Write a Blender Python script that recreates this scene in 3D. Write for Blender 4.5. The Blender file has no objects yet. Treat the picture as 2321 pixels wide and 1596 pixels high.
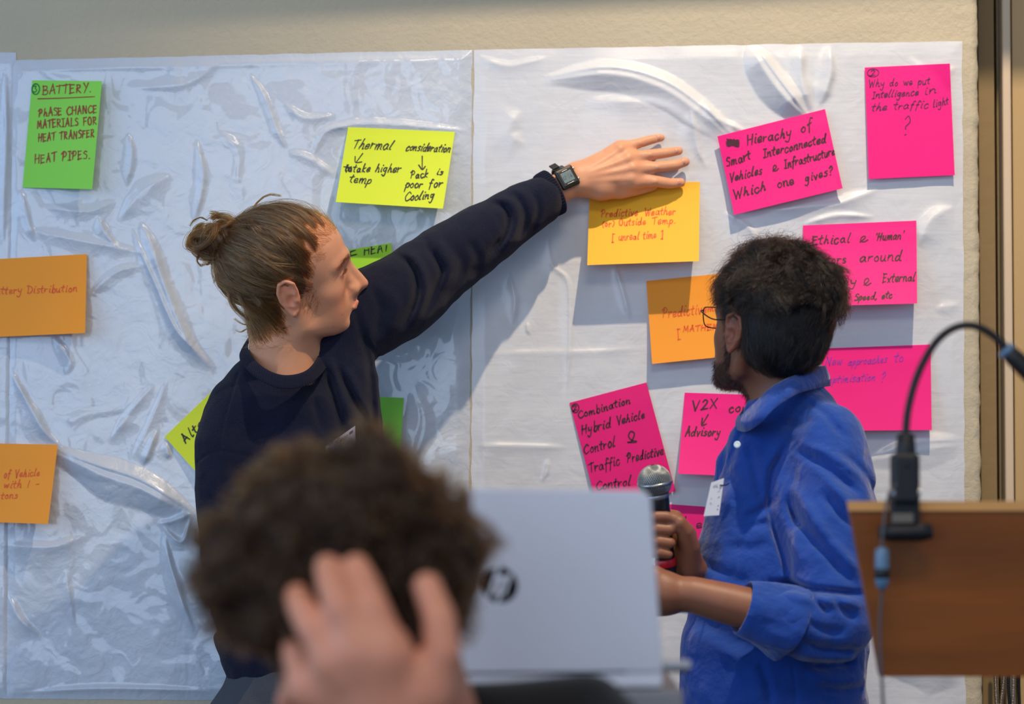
import bpy, math, random
import numpy as np
from mathutils import Vector, Matrix
rng = np.random.default_rng(7)
random.seed(7)
C = bpy.context.scene.collection
SC = bpy.context.scene
# ------------------------------------------------------------------ camera
FPX, CAMY, CAMZ, PITCH = 6500.0, -5.0, 1.37, math.radians(2.5)
cam = bpy.data.cameras.new('camera'); camo = bpy.data.objects.new('camera', cam); C.objects.link(camo)
cam.sensor_width = 36.0; cam.sensor_fit = 'HORIZONTAL'; cam.lens = FPX/2321*36
cam.clip_start = 0.05; cam.clip_end = 60
camo.location = (0, CAMY, CAMZ); camo.rotation_euler = (math.pi/2+PITCH, 0, 0)
cam.dof.use_dof = True; cam.dof.focus_distance = 4.72; cam.dof.aperture_fstop = 3.1; cam.dof.aperture_blades = 9
SC.camera = camo
# ------------------------------------------------------------------ view, world, lights
SC.view_settings.view_transform = 'Standard'; SC.view_settings.look = 'None'
SC.view_settings.gamma = 1.0; SC.view_settings.use_curve_mapping = False
SC.view_settings.exposure = 0.0
wd = bpy.data.worlds.new('world'); SC.world = wd; wd.use_nodes = True
bg = wd.node_tree.nodes['Background']; bg.inputs[0].default_value = (0.55, 0.72, 1.0, 1); bg.inputs[1].default_value = 0.50
def light(name, typ, loc, target, energy, col, **kw):
    d = bpy.data.lights.new(name, typ); o = bpy.data.objects.new(name, d); C.objects.link(o)
    o.location = loc; o.rotation_euler = (Vector(target)-Vector(loc)).to_track_quat('-Z', 'Y').to_euler()
    d.energy = energy; d.color = col
    for k, v in kw.items(): setattr(d, k, v)
    return o
# warm track spot high in front of the board, right of centre
light('track_spot', 'SPOT', (0.80, -1.62, 4.45), (0.60, -0.1, 1.50), 450, (1.0, 0.80, 0.57), spot_size=math.radians(58), spot_blend=1.0, shadow_soft_size=0.035)
# daylight of the tall windows on the left, and of the room behind the camera
light('window_left', 'AREA', (-3.4, -2.6, 2.3), (0, 0, 1.4), 50, (0.44, 0.66, 1.0), shape='RECTANGLE', size=2.4, size_y=2.2)
light('window_behind', 'AREA', (-1.9, -8.5, 2.2), (0.0, 0, 1.5), 84, (0.62, 0.77, 1.0), shape='RECTANGLE', size=3.0, size_y=2.6)
light('ceiling_lamp', 'AREA', (0.3, -4.2, 3.9), (0.2, -1.0, 1.3), 26, (1.0, 0.84, 0.66), shape='RECTANGLE', size=1.2, size_y=0.6)
# ------------------------------------------------------------------ helpers
_s, _c = math.sin(PITCH), math.cos(PITCH)
def W(px, py, y):
    """pixel of the 2321x1596 photograph -> world point on the plane at depth y"""
    px = np.asarray(px, float); py = np.asarray(py, float)
    a = (px-1160.5)/FPX; b = (798-py)/FPX
    dy = _c-b*_s; dz = _s+b*_c
    t = (np.asarray(y, float)-CAMY)/dy
    return np.stack([a*t, np.broadcast_to(np.asarray(y, float), np.shape(a*t)), CAMZ+dz*t], -1)
def wp(px, py, y): return W(px, py, y)
def PXM(y): return FPX/(y-CAMY)
def chainpx(lst):
    """[(px,py,y,r_px)] -> points, radii in metres"""
    P = np.array([W(a, b, y) for a, b, y, r in lst]); R = np.array([r/PXM(y) for a, b, y, r in lst]); return P, R
def tag(o, label=None, cat=None, group=None, kind=None):
    if label: o['label'] = label
    if cat: o['category'] = cat
    if group: o['group'] = group
    if kind: o['kind'] = kind
    return o
def empty(name, loc=(0, 0, 0)):
    o = bpy.data.objects.new(name, None); C.objects.link(o); o.location = tuple(loc); o.empty_display_size = .05; return o
def link(name, me, mat=None, parent=None):
    o = bpy.data.objects.new(name, me); C.objects.link(o)
    if mat is not None: me.materials.append(mat)
    if parent is not None:
        o.parent = parent; L = Vector(parent.location); p = parent.parent
        while p is not None: L += p.location; p = p.parent
        o.location = -L
    return o
def mesh(name, V, F, mat=None, parent=None, smooth=True, col=None):
    V = np.asarray(V, np.float32); me = bpy.data.meshes.new(name)
    if isinstance(F, np.ndarray):
        n = F.shape[1]; me.vertices.add(len(V)); me.vertices.foreach_set('co', V.ravel())
        me.loops.add(F.size); me.loops.foreach_set('vertex_index', F.astype(np.int32).ravel())
        me.polygons.add(len(F)); me.polygons.foreach_set('loop_start', np.arange(0, F.size, n, dtype=np.int32))
        me.update(calc_edges=True); me.validate()
    else:
        me.from_pydata(V.tolist(), [], F); me.update()
    if smooth: me.polygons.foreach_set('use_smooth', np.ones(len(me.polygons), bool))
    if col is not None:
        a = me.color_attributes.new('tint', 'FLOAT_COLOR', 'POINT'); c4 = np.ones((len(V), 4), np.float32); c4[:, :3] = col
        a.data.foreach_set('color', c4.ravel())
    return link(name, me, mat, parent)
def vjoin(parts):
    V, F, n = [], [], 0
    for v, f in parts:
        V.append(np.asarray(v, float)); F += [[i+n for i in q] for q in f]; n += len(v)
    return np.concatenate(V), F
def box(c, s, R=None, bev=0.0):
    """box centre c, full size s, optional bevel"""
    c = np.array(c, float); s = np.array(s, float)/2
    if bev <= 0:
        V = np.array([[x, y, z] for x in (-1, 1) for y in (-1, 1) for z in (-1, 1)])*s
        F = [[0, 1, 3, 2], [4, 6, 7, 5], [0, 4, 5, 1], [2, 3, 7, 6], [0, 2, 6, 4], [1, 5, 7, 3]]
    else:
        import bmesh
        bm = bmesh.new(); bmesh.ops.create_cube(bm, size=2)
        for v in bm.verts: v.co = Vector((v.co.x*s[0], v.co.y*s[1], v.co.z*s[2]))
        bmesh.ops.bevel(bm, geom=list(bm.edges), offset=bev, segments=3, profile=.5, affect='EDGES')
        V = np.array([v.co[:] for v in bm.verts]); F = [[v.index for v in f.verts] for f in bm.faces]; bm.free()
    if R is not None: V = V@np.array(R).T
    return V+c, F
def frames(P):
    P = np.asarray(P, float); T = np.gradient(P, axis=0); T /= np.linalg.norm(T, axis=1)[:, None]+1e-12
    n = np.cross(T[0], [0, 0, 1.0]);
    if np.linalg.norm(n) < 1e-3: n = np.cross(T[0], [1.0, 0, 0])
    N = [n/np.linalg.norm(n)]
    for i in range(1, len(P)):
        m = N[-1]-T[i]*N[-1].dot(T[i]); N.append(m/np.linalg.norm(m))
    N = np.array(N); return T, N, np.cross(T, N)
def tube(P, r, seg=12, cap=True):
    P = np.asarray(P, float); r = np.broadcast_to(np.asarray(r, float), (len(P),)); T, N, Bn = frames(P)
    a = np.linspace(0, 2*np.pi, seg, endpoint=False)
    V = P[:, None]+r[:, None, None]*(np.cos(a)[None, :, None]*N[:, None]+np.sin(a)[None, :, None]*Bn[:, None])
    V = V.reshape(-1, 3); F = []
    for i in range(len(P)-1):
        for j in range(seg):
            k = (j+1) % seg; F.append([i*seg+j, i*seg+k, (i+1)*seg+k, (i+1)*seg+j])
    if cap:
        F.append(list(range(seg))[::-1]); F.append([(len(P)-1)*seg+j for j in range(seg)])
    return V, F
def lathe(prof, c, axis, seg=48):
    """prof [(r,h)] round axis from c"""
    ax = np.array(axis, float); ax /= np.linalg.norm(ax)
    n = np.cross(ax, [0, 1.0, 0]); n /= np.linalg.norm(n); b = np.cross(ax, n)
    a = np.linspace(0, 2*np.pi, seg, endpoint=False); V = []
    for r, h in prof: V.append(np.array(c)+ax*h+r*(np.cos(a)[:, None]*n+np.sin(a)[:, None]*b))
    V = np.concatenate(V); F = []
    for i in range(len(prof)-1):
        for j in range(seg):
            k = (j+1) % seg; F.append([i*seg+j, i*seg+k, (i+1)*seg+k, (i+1)*seg+j])
    F.append(list(range(seg))[::-1]); F.append([(len(prof)-1)*seg+j for j in range(seg)])
    return V, F
def crom(pts, n=6, closed=False):
    P = np.asarray(pts, float)
    if len(P) < 3 and not closed:
        t = np.linspace(0, 1, n+1)[:, None]; return P[0]*(1-t)+P[-1]*t
    Q = np.concatenate([[P[-1]], P, [P[0]], [P[1]]]) if closed else np.concatenate([[2*P[0]-P[1]], P, [2*P[-1]-P[-2]]])
    out = []
    for i in range(1, len(Q)-2):
        p0, p1, p2, p3 = Q[i-1:i+3]
        t = np.linspace(0, 1, n, endpoint=False)[:, None]
        out.append(.5*((2*p1)+(-p0+p2)*t+(2*p0-5*p1+4*p2-p3)*t**2+(-p0+3*p1-3*p2+p3)*t**3))
    out = np.concatenate(out)
    return out if closed else np.concatenate([out, [P[-1]]])
def srgb(r, g, b):
    f = lambda c: (c/255/12.92 if c/255 <= .04045 else ((c/255+.055)/1.055)**2.4)
    return (f(r), f(g), f(b), 1)
# value noise -------------------------------------------------------------
_lat = np.random.default_rng(3).random(4096).astype(np.float32)*2-1
def _h(i, j, k): return _lat[(i*73856093 ^ j*19349663 ^ k*83492791) & 4095]
def vnoise(x, y, z=0.0):
    x = np.asarray(x, np.float32); y = np.asarray(y, np.float32); z = np.broadcast_to(np.asarray(z, np.float32), x.shape)
    i, j, k = np.floor(x).astype(np.int64), np.floor(y).astype(np.int64), np.floor(z).astype(np.int64)
    f = lambda t: t*t*(3-2*t)
    u, v, w = f(x-i), f(y-j), f(z-k); r = 0
    for a in (0, 1):
        for b in (0, 1):
            for c in (0, 1):
                r = r+_h(i+a, j+b, k+c)*(u if a else 1-u)*(v if b else 1-v)*(w if c else 1-w)
    return r
def dseg2(X, Z, A, B):
    """distance to 2-D segment and position along"""
    ab = B-A; l = (ab**2).sum()+1e-12; t = np.clip(((X-A[0])*ab[0]+(Z-A[1])*ab[1])/l, 0, 1)
    return np.hypot(X-A[0]-t*ab[0], Z-A[1]-t*ab[1]), t
def dpoly2(X, Z, P):
    """distance to polyline, normalised arc position, signed side"""
    P = np.asarray(P, float); L = np.r_[0, np.cumsum(np.hypot(*np.diff(P, axis=0).T))]; best = np.full(X.shape, 1e9); s = np.zeros(X.shape); sd = np.ones(X.shape)
    for i in range(len(P)-1):
        d, t = dseg2(X, Z, P[i], P[i+1]); m = d < best; best = np.where(m, d, best); s = np.where(m, (L[i]+t*(L[i+1]-L[i]))/L[-1], s)
        cr = (P[i+1][0]-P[i][0])*(Z-P[i][1])-(P[i+1][1]-P[i][1])*(X-P[i][0]); sd = np.where(m, np.sign(cr), sd)
    return best, s, sd
# ------------------------------------------------------------------ implicit bodies
def smin(a, b, k):
    if k <= 0: return np.minimum(a, b)
    h = np.maximum(k-np.abs(a-b), 0)/k; return np.minimum(a, b)-h*h*k*.25
class Body:
    def __init__(s): s.ops = []
    def _add(s, fn, lo, hi, k, mode): s.ops.append((fn, np.array(lo)-k-.012, np.array(hi)+k+.012, k, mode)); return s
    def chain(s, P, R, k=.01, mode='u', ys=1.0, R3=None):
        P = np.asarray(P, np.float32); R = np.broadcast_to(np.asarray(R, np.float32), (len(P),)); sc = np.array([1, 1/ys, 1], np.float32)
        def fn(Q):
            q = Q*sc; d = None
            for i in range(len(P)-1):
                a, b = P[i]*sc, P[i+1]*sc; ab = b-a; l = float(ab@ab)+1e-12
                t = np.clip(((q-a)@ab)/l, 0, 1); e = np.sqrt((((q-a)-t[:, None]*ab)**2).sum(1))-(R[i]+t*(R[i+1]-R[i]))
                d = e if d is None else np.minimum(d, e)
            return d*min(1, ys)
        m = R.max()*max(1, ys); return s._add(fn, P.min(0)-m, P.max(0)+m, k, mode)
    def ball(s, c, r, k=.01, mode='u'):
        c = np.asarray(c, np.float32); return s._add(lambda Q: np.sqrt(((Q-c)**2).sum(1))-r, c-r, c+r, k, mode)
    def ell(s, c, r, R=None, k=.01, mode='u'):
        c = np.asarray(c, np.float32); r = np.asarray(r, np.float32); R = np.eye(3, dtype=np.float32) if R is None else np.asarray(R, np.float32)
        def fn(Q):
            q = (Q-c)@R; k0 = np.sqrt(((q/r)**2).sum(1)); k1 = np.sqrt(((q/(r*r))**2).sum(1))+1e-9; return k0*(k0-1)/k1
        m = r.max(); return s._add(fn, c-m, c+m, k, mode)
    def rbox(s, c, b, R=None, rad=.005, k=.005, mode='u'):
        c = np.asarray(c, np.float32); b = np.asarray(b, np.float32)-rad; R = np.eye(3, dtype=np.float32) if R is None else np.asarray(R, np.float32)
        def fn(Q):
            q = np.abs((Q-c)@R)-b; return np.sqrt((np.maximum(q, 0)**2).sum(1))+np.minimum(q.max(1), 0)-rad
        m = np.linalg.norm(b)+rad; return s._add(fn, c-m, c+m, k, mode)
    def disp(s, fn, lo, hi): s.ops.append((fn, np.array(lo, float), np.array(hi, float), 0, 'd')); return s
    def fold(s, px, y, w, amp, ymax=9, ymin=-9, fade=.25, skew=0):
        """a crease (amp<0) or ridge (amp>0) that follows a polyline given in photo pixels at depth y; w in px"""
        P3 = np.array([W(a, b, y) for a, b in px]); P = crom(P3[:, [0, 2]], 5) if len(px) > 2 else P3[:, [0, 2]]; w = w/PXM(y)
        def fn(Q):
            d, t, sd = dpoly2(Q[:, 0], Q[:, 2], P); m = (Q[:, 1] < ymax) & (Q[:, 1] > ymin)
            f = np.minimum(1, np.minimum(t, 1-t)/fade+.08); ww = w*(1+skew*sd)
            return np.where(m, -amp*f*np.exp(-(d/ww)**2), 0)
        lo = P.min(0)-2.5*w; hi = P.max(0)+2.5*w
        return s.disp(fn, (lo[0], ymin, lo[1]), (hi[0], ymax, hi[1]))
    def noise(s, amp, freq, seed=0, lo=(-9, -9, -9), hi=(9, 9, 9)):
        def fn(Q): q = Q*freq; return amp*vnoise(q[:, 0]+seed, q[:, 1]+seed*1.7, q[:, 2])
        return s.disp(fn, lo, hi)
    def ev(s, Q, cull=None):
        """Q (nb,n,3); cull=(blo,bhi)"""
        nb, n = Q.shape[:2]; D = np.full((nb, n), .2, np.float32)
        for fn, lo, hi, k, mode in s.ops:
            if cull is not None:
                m = np.all((cull[0] <= hi) & (cull[1] >= lo), axis=1)
                if not m.any(): continue
                idx = np.nonzero(m)[0]
            else: idx = np.arange(nb)
            q = Q[idx].reshape(-1, 3); d = fn(q).reshape(len(idx), n).astype(np.float32); cur = D[idx]
            if mode == 'u': D[idx] = smin(cur, d, k)
            elif mode == 's': D[idx] = -smin(-cur, d, k)
            elif mode == 'i': D[idx] = -smin(-cur, -d, k)
            else: D[idx] = cur+d
        return D
    def bounds(s):
        lo = np.min([o[1] for o in s.ops if o[4] == 'u'], axis=0); hi = np.max([o[2] for o in s.ops if o[4] == 'u'], axis=0); return lo, hi
    def polygonise(s, h, B=12, lo=None, hi=None):
        l0, h0 = s.bounds(); lo = l0 if lo is None else np.maximum(l0, lo); hi = h0 if hi is None else np.minimum(h0, hi)
        nb = np.ceil((hi-lo)/(h*B)).astype(int)+1; N = nb*B+2
        I = np.stack(np.meshgrid(*[np.arange(q) for q in nb], indexing='ij'), -1).reshape(-1, 3)
        cen = lo+(I+.5)*B*h; d = np.empty(len(I), np.float32)
        for i in range(0, len(I), 20000):
            ce = cen[i:i+20000]; d[i:i+20000] = s.ev(ce[:, None].astype(np.float32))[:, 0]
        I = I[np.abs(d) < B*h*.87*1.25+.008]
        g = np.arange(B+1); G = np.stack(np.meshgrid(g, g, g, indexing='ij'), -1).reshape(-1, 3)
        VID, VP, QD = [], [], []
        cid = lambda c: (c[..., 0]*N[1]+c[..., 1])*N[2]+c[..., 2]
        co = np.array([[a, b, c] for a in (0, 1) for b in (0, 1) for c in (0, 1)])
        E = [(a, b) for a in range(8) for b in range(a+1, 8) if np.abs(co[a]-co[b]).sum() == 1]
        for i in range(0, len(I), 300):
            Ib = I[i:i+300]; base = Ib*B; Q = (lo+(base[:, None]+G)*h).astype(np.float32)
            D = s.ev(Q, (lo+base*h, lo+(base+B)*h)).reshape(len(Ib), B+1, B+1, B+1); S = D < 0
            c8 = [S[:, a:a+B, b:b+B, c:c+B] for a, b, c in co]; n = sum(x.astype(np.int8) for x in c8)
            bi, x, y, z = np.nonzero((n > 0) & (n < 8))
            if len(bi):
                vals = np.stack([D[bi, x+a, y+b, z+c] for a, b, c in co], 1); p = np.zeros((len(bi), 3)); w = np.zeros(len(bi))
                for a, b in E:
                    va, vb = vals[:, a], vals[:, b]; m = (va < 0) != (vb < 0); t = np.where(m, va/np.where(m, va-vb, 1), 0)
                    p += m[:, None]*(co[a]+t[:, None]*(co[b]-co[a])); w += m
                cell = base[bi]+np.stack([x, y, z], 1); VP.append(lo+(cell+p/w[:, None])*h); VID.append(cid(cell))
            for ax in range(3):
                sl0 = [slice(0, B)]*3; sl1 = list(sl0); sl1[ax] = slice(1, B+1)
                A_, B_ = S[(slice(None),)+tuple(sl0)], S[(slice(None),)+tuple(sl1)]
                bi, x, y, z = np.nonzero(A_ != B_)
                if not len(bi): continue
                g0 = base[bi]+np.stack([x, y, z], 1); u, v = [(1, 2), (2, 0), (0, 1)][ax]
                q = []
                for du, dv in ((1, 1), (0, 1), (0, 0), (1, 0)):
                    c = g0.copy(); c[:, u] -= du; c[:, v] -= dv; q.append(cid(c))
                q = np.stack(q, 1); fl = ~A_[bi, x, y, z]; q[fl] = q[fl][:, ::-1]; QD.append(q)
        VID = np.concatenate(VID); VP = np.concatenate(VP); QD = np.concatenate(QD); o = np.argsort(VID); VID, VP = VID[o], VP[o]
        k = np.searchsorted(VID, QD); k = np.minimum(k, len(VID)-1); ok = np.all(VID[k] == QD, axis=1); F = k[ok]
        return VP, F
def relax(V, F, it=1, f=.5):
    for _ in range(it):
        S = np.zeros_like(V); n = np.zeros(len(V))
        for a, b in ((0, 1), (1, 2), (2, 3), (3, 0)):
            for p, q in ((a, b), (b, a)):
                for ax in range(3): S[:, ax] += np.bincount(F[:, p], V[F[:, q], ax], len(V))
                n += np.bincount(F[:, p], minlength=len(V))
        V = V+f*(S/np.maximum(n, 1)[:, None]-V)
    return V
# ------------------------------------------------------------------ materials
def nmat(name):
    m = bpy.data.materials.new(name); m.use_nodes = True; return m, m.node_tree, m.node_tree.nodes['Principled BSDF']
def mat(name, col, rough=.5, metal=0, coat=0, sheen=0, spec=.5, sss=0, bump=None, var=None, emit=None, trans=0, tint=False, coatr=.05, sssr=(1, .3, .15)):
    """bump = [(type, scale, strength_m)], var = (scale, amount, (sx,sy,sz))"""
    m, nt, b = nmat(name); N = nt.nodes; L = nt.links
    b.inputs['Base Color'].default_value = col; b.inputs['Roughness'].default_value = rough; b.inputs['Metallic'].default_value = metal
    b.inputs['Coat Weight'].default_value = coat; b.inputs['Coat Roughness'].default_value = coatr; b.inputs['Sheen Weight'].default_value = sheen
    b.inputs['Specular IOR Level'].default_value = spec; b.inputs['Transmission Weight'].default_value = trans
    if sss: b.inputs['Subsurface Weight'].default_value = sss; b.inputs['Subsurface Radius'].default_value = sssr; b.inputs['Subsurface Scale'].default_value = .006
    if emit: b.inputs['Emission Color'].default_value = emit[0]; b.inputs['Emission Strength'].default_value = emit[1]
    tc = N.new('ShaderNodeTexCoord'); src = None
    if var:
        mp = N.new('ShaderNodeMapping'); L.new(tc.outputs['Object'], mp.inputs['Vector']); mp.inputs['Scale'].default_value = var[2] if len(var) > 2 else (1, 1, 1)
        n = N.new('ShaderNodeTexNoise'); n.inputs['Scale'].default_value = var[0]; n.inputs['Detail'].default_value = 6; L.new(mp.outputs[0], n.inputs['Vector'])
        mr = N.new('ShaderNodeMapRange'); L.new(n.outputs[0], mr.inputs[0]); mr.inputs[1].default_value = .25; mr.inputs[2].default_value = .75
        mr.inputs[3].default_value = 1-var[1]; mr.inputs[4].default_value = 1+var[1]
        mx = N.new('ShaderNodeMix'); mx.data_type = 'RGBA'; mx.blend_type = 'MULTIPLY'; mx.inputs[0].default_value = 1; mx.inputs[6].default_value = col; L.new(mr.outputs[0], mx.inputs[7]); src = mx.outputs[2]
    if tint:
        at = N.new('ShaderNodeVertexColor'); at.layer_name = 'tint'; mx = N.new('ShaderNodeMix'); mx.data_type = 'RGBA'; mx.blend_type = 'MULTIPLY'; mx.inputs[0].default_value = 1
        if src is None: mx.inputs[6].default_value = col
        else: L.new(src, mx.inputs[6])
        L.new(at.outputs[0], mx.inputs[7]); src = mx.outputs[2]
    if src is not None: L.new(src, b.inputs['Base Color'])
    prev = None
    for bp in bump or []:
        ty, scl, st = bp[:3]; mp = N.new('ShaderNodeMapping'); L.new(tc.outputs['Object'], mp.inputs['Vector'])
        if len(bp) > 3: mp.inputs['Scale'].default_value = bp[3]
        if ty == 'noise': n = N.new('ShaderNodeTexNoise'); n.inputs['Scale'].default_value = scl; n.inputs['Detail'].default_value = 4; o = n.outputs[0]
        elif ty == 'dist': n = N.new('ShaderNodeTexNoise'); n.inputs['Scale'].default_value = scl; n.inputs['Detail'].default_value = 2; n.inputs['Distortion'].default_value = 1.6; o = n.outputs[0]
        elif ty == 'voronoi': n = N.new('ShaderNodeTexVoronoi'); n.inputs['Scale'].default_value = scl; o = n.outputs[0]
        else: n = N.new('ShaderNodeTexWave'); n.inputs['Scale'].default_value = scl; n.inputs['Distortion'].default_value = 1.5; n.bands_direction = 'DIAGONAL'; o = n.outputs[0]
        L.new(mp.outputs[0], n.inputs['Vector']); bm = N.new('ShaderNodeBump'); bm.inputs['Strength'].default_value = 1; bm.inputs['Distance'].default_value = st; L.new(o, bm.inputs['Height'])
        if prev is not None: L.new(prev, bm.inputs['Normal'])
        prev = bm.outputs[0]
    if prev is not None: L.new(prev, b.inputs['Normal'])
    return m
def hairmat(name, mel, red, rough=.35, rand=.4):
    m = bpy.data.materials.new(name); m.use_nodes = True; nt = m.node_tree; nt.nodes.clear()
    h = nt.nodes.new('ShaderNodeBsdfHairPrincipled'); o = nt.nodes.new('ShaderNodeOutputMaterial'); nt.links.new(h.outputs[0], o.inputs[0])
    h.parametrization = 'MELANIN'; h.inputs['Melanin'].default_value = mel; h.inputs['Melanin Redness'].default_value = red; h.inputs['Roughness'].default_value = rough
    h.inputs['Random Color'].default_value = rand; h.inputs['Random Roughness'].default_value = .3
    return m
def hair(name, strands, rad, material, parent, taper=.4):
    """strands: (n,k,3) array of world points"""
    S = np.asarray(strands, np.float32); n, k = S.shape[:2]
    cu = bpy.data.hair_curves.new(name); cu.add_curves([k]*n); cu.materials.append(material)
    cu.attributes['position'].data.foreach_set('vector', S.ravel())
    a = cu.attributes.get('radius') or cu.attributes.new('radius', 'FLOAT', 'POINT')
    r = np.broadcast_to(np.asarray(rad, np.float32).reshape(-1, 1), (n, k))*np.linspace(1, taper, k)[None]; a.data.foreach_set('value', np.ascontiguousarray(r, np.float32).ravel())
    return link(name, cu, None, parent)
# ------------------------------------------------------------------ room
m_wall = mat('painted_plaster', srgb(192, 180, 154), .75, bump=[('noise', 14, .0016), ('noise', 90, .0014), ('noise', 300, .0005)], var=(3, .05))
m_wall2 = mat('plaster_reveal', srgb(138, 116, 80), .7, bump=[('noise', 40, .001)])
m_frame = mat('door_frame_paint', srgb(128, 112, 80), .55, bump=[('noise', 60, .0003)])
m_door = mat('door_paint', srgb(190, 160, 112), .5, var=(4, .03), bump=[('noise', 120, .0002)])
m_trimw = mat('pale_trim_paint', srgb(214, 194, 168), .5)
m_gap = mat('dark_joint', srgb(20, 17, 12), .9)
m_floor = mat('grey_carpet', srgb(92, 92, 96), .95, bump=[('noise', 300, .003)], var=(30, .15))
m_ceil = mat('ceiling_white', srgb(225, 222, 214), .9)
def st(o): o['kind'] = 'structure'; return o
XE = float(W(2222, 700, 0)[0])                     # outer corner of the wall
# wall with a rounded plaster arris: profile extruded in z, grid so that it can be uneven
def wall_back():
    xs = np.r_[np.linspace(-4.2, XE-.014, 60), XE-.014+.014*np.sin(np.linspace(0, np.pi/2, 10)[1:])]
    ys = np.r_[np.zeros(60), .012-.012*np.cos(np.linspace(0, np.pi/2, 10)[1:])]; xs = np.r_[xs, XE, XE]; ys = np.r_[ys, .1, .17]
    zs = np.linspace(0, 4.9, 700); X = np.broadcast_to(xs, (700, len(xs))).copy(); Y = np.broadcast_to(ys, X.shape).copy(); Z = np.broadcast_to(zs[:, None], X.shape)
    e = (np.arange(len(xs)) > 55)
    X[:, e] += .0016*vnoise(Z[:, e]*38, ys[e][None]*60+0*X[:, e])+.0009*vnoise(Z[:, e]*120, 3+0*X[:, e])
    Y[:, e] -= .0012*vnoise(Z[:, e]*55, xs[e][None]*90+0*X[:, e])
    V = np.stack([X, Y, Z], -1).reshape(-1, 3); n = len(xs); i = np.arange(699)[:, None]*n+np.arange(n-1)[None]; i = i.ravel()
    return V, np.stack([i, i+1, i+n+1, i+n], 1)
st(mesh('wall_back', *wall_back(), m_wall))
st(mesh('floor', *box((.5, -3.6, -.05), (10, 8.6, .1)), m_floor, smooth=False))
st(mesh('ceiling', *box((.5, -3.6, 4.95), (10, 8.6, .1)), m_ceil, smooth=False))
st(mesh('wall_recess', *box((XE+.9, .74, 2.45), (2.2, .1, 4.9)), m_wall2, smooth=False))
# door recess right of the arris: reveal, dark joint, frame, pale strip, door leaf
def vbar(name, px0, px1, y0, y1, m, parent=None, bev=.002):
    x0 = float(W(px0, 700, y0)[0]); x1 = float(W(px1, 700, y0)[0]); V, F = box(((x0+x1)/2, (y0+y1)/2, 2.45), (x1-x0, y1-y0, 4.9), bev=bev)
    return mesh(name, V, F, m, parent, smooth=False)
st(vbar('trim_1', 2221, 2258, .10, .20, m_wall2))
st(vbar('trim_2', 2256, 2264, .165, .2, m_gap, bev=0))
st(vbar('trim_3', 2262, 2274, .125, .2, m_frame, bev=.003))
st(vbar('trim_4', 2273, 2277, .17, .2, m_gap, bev=0))
st(vbar('trim_5', 2276, 2296, .08, .2, m_trimw, bev=.004))
st(vbar('trim_6', 2295.5, 2298.5, .15, .2, m_gap, bev=0))
st(vbar('door_1', 2298, 2900, .10, .2, m_door))

# invented white bar above the view, added to shade the top of the wall
hs = empty('shade_bar', (-1.6, -.36, 2.72)); tag(hs, 'long white bar added out of view above the sheets to shade the wall top', 'shade bar'); m_hs = mat('shade_bar_white', srgb(210, 208, 202), .5)
Rh = np.array(Matrix.Rotation(math.radians(2.2), 3, 'Y'))
mesh('bar_body', *box((-1.33, -.36, 2.795), (4.9, .13, .16), Rh.T, .01), m_hs, hs, smooth=False)
for xx in (-3.4, .6): mesh('hanger', *tube(np.array([(xx, -.36, 2.8), (xx, -.36, 4.9)]), .008, 10), m_hs, hs)
# ------------------------------------------------------------------ plastic sheets on the wall
m_sheet = mat('white_film', srgb(198, 205, 215), .34, coat=.7, coatr=.05, spec=.5,
              bump=[('dist', 9, .0035), ('dist', 30, .0013), ('dist', 85, .00035), ('noise', 3, .008)], var=(5, .02))
m_sheet_r = mat('white_film_matt', srgb(212, 214, 218), .42, coat=.45, coatr=.16, bump=[('noise', 6, .004), ('dist', 22, .0009), ('noise', 10, .0006, (1, 1, 8))], var=(5, .015))
FOLD_L = [([(13, 160), (16, 300), (11, 430), (8, 560)], 9, .008), ([(565, 165), (600, 220), (630, 300), (652, 338)], 9, .006),
  ([(447, 318), (462, 390), (455, 450), (440, 505)], 8, .007), ([(318, 505), (345, 560), (375, 650), (425, 770), (480, 835)], 17, .015), ([(300, 520), (352, 640), (402, 750), (450, 800)], 7, .006),
  ([(22, 835), (55, 895), (100, 975), (140, 1012)], 11, .010), ([(118, 1018), (230, 1062), (330, 1098), (445, 1170)], 34, .020),
  ([(362, 1186), (395, 1180), (436, 1164)], 9, .012), ([(365, 1188), (412, 1228), (436, 1166)], 6, .009), ([(357, 975), (340, 1020), (325, 1055)], 9, .009), ([(376, 1000), (384, 1040)], 8, .006), ([(268, 505), (320, 440), (385, 398)], 20, .006), ([(50, 432), (62, 490), (80, 548)], 8, .006),
  ([(222, 490), (240, 530), (268, 560)], 10, .007), ([(700, 322), (760, 290), (860, 282), (1066, 298)], 13, .006), ([(372, 1200), (385, 1270), (412, 1360), (440, 1430)], 11, .008),
  ([(640, 232), (690, 268), (760, 262)], 10, .004), ([(30, 163), (300, 150), (600, 140), (1060, 130)], 8, .004), ([(290, 300), (300, 350), (288, 425)], 9, .006), ([(100, 470), (200, 480), (262, 455)], 12, .006),
  ([(710, 350), (740, 300), (800, 285)], 10, .005), ([(500, 300), (540, 345), (538, 420)], 14, .003), ([(60, 520), (150, 540), (330, 575)], 14, .005), ([(205, 670), (260, 620), (330, 600)], 12, .005),
  ([(250, 1000), (300, 930), (350, 870)], 12, .006), ([(300, 1040), (345, 950), (380, 860)], 9, .004), ([(10, 1330), (45, 1400), (90, 1440)], 10, .007), ([(0, 1235), (120, 1240), (190, 1215)], 16, .006), ([(150, 1290), (160, 1370), (170, 1420)], 9, .004),
  ([(20, 1572), (250, 1560), (480, 1566)], 8, .005), ([(940, 880), (960, 960), (930, 1060)], 30, .004), ([(650, 345), (700, 360), (760, 400)], 12, .004), ([(120, 760), (160, 820), (150, 850)], 10, .005), ([(495, 150), (420, 190), (300, 200)], 16, .003)]
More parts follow.
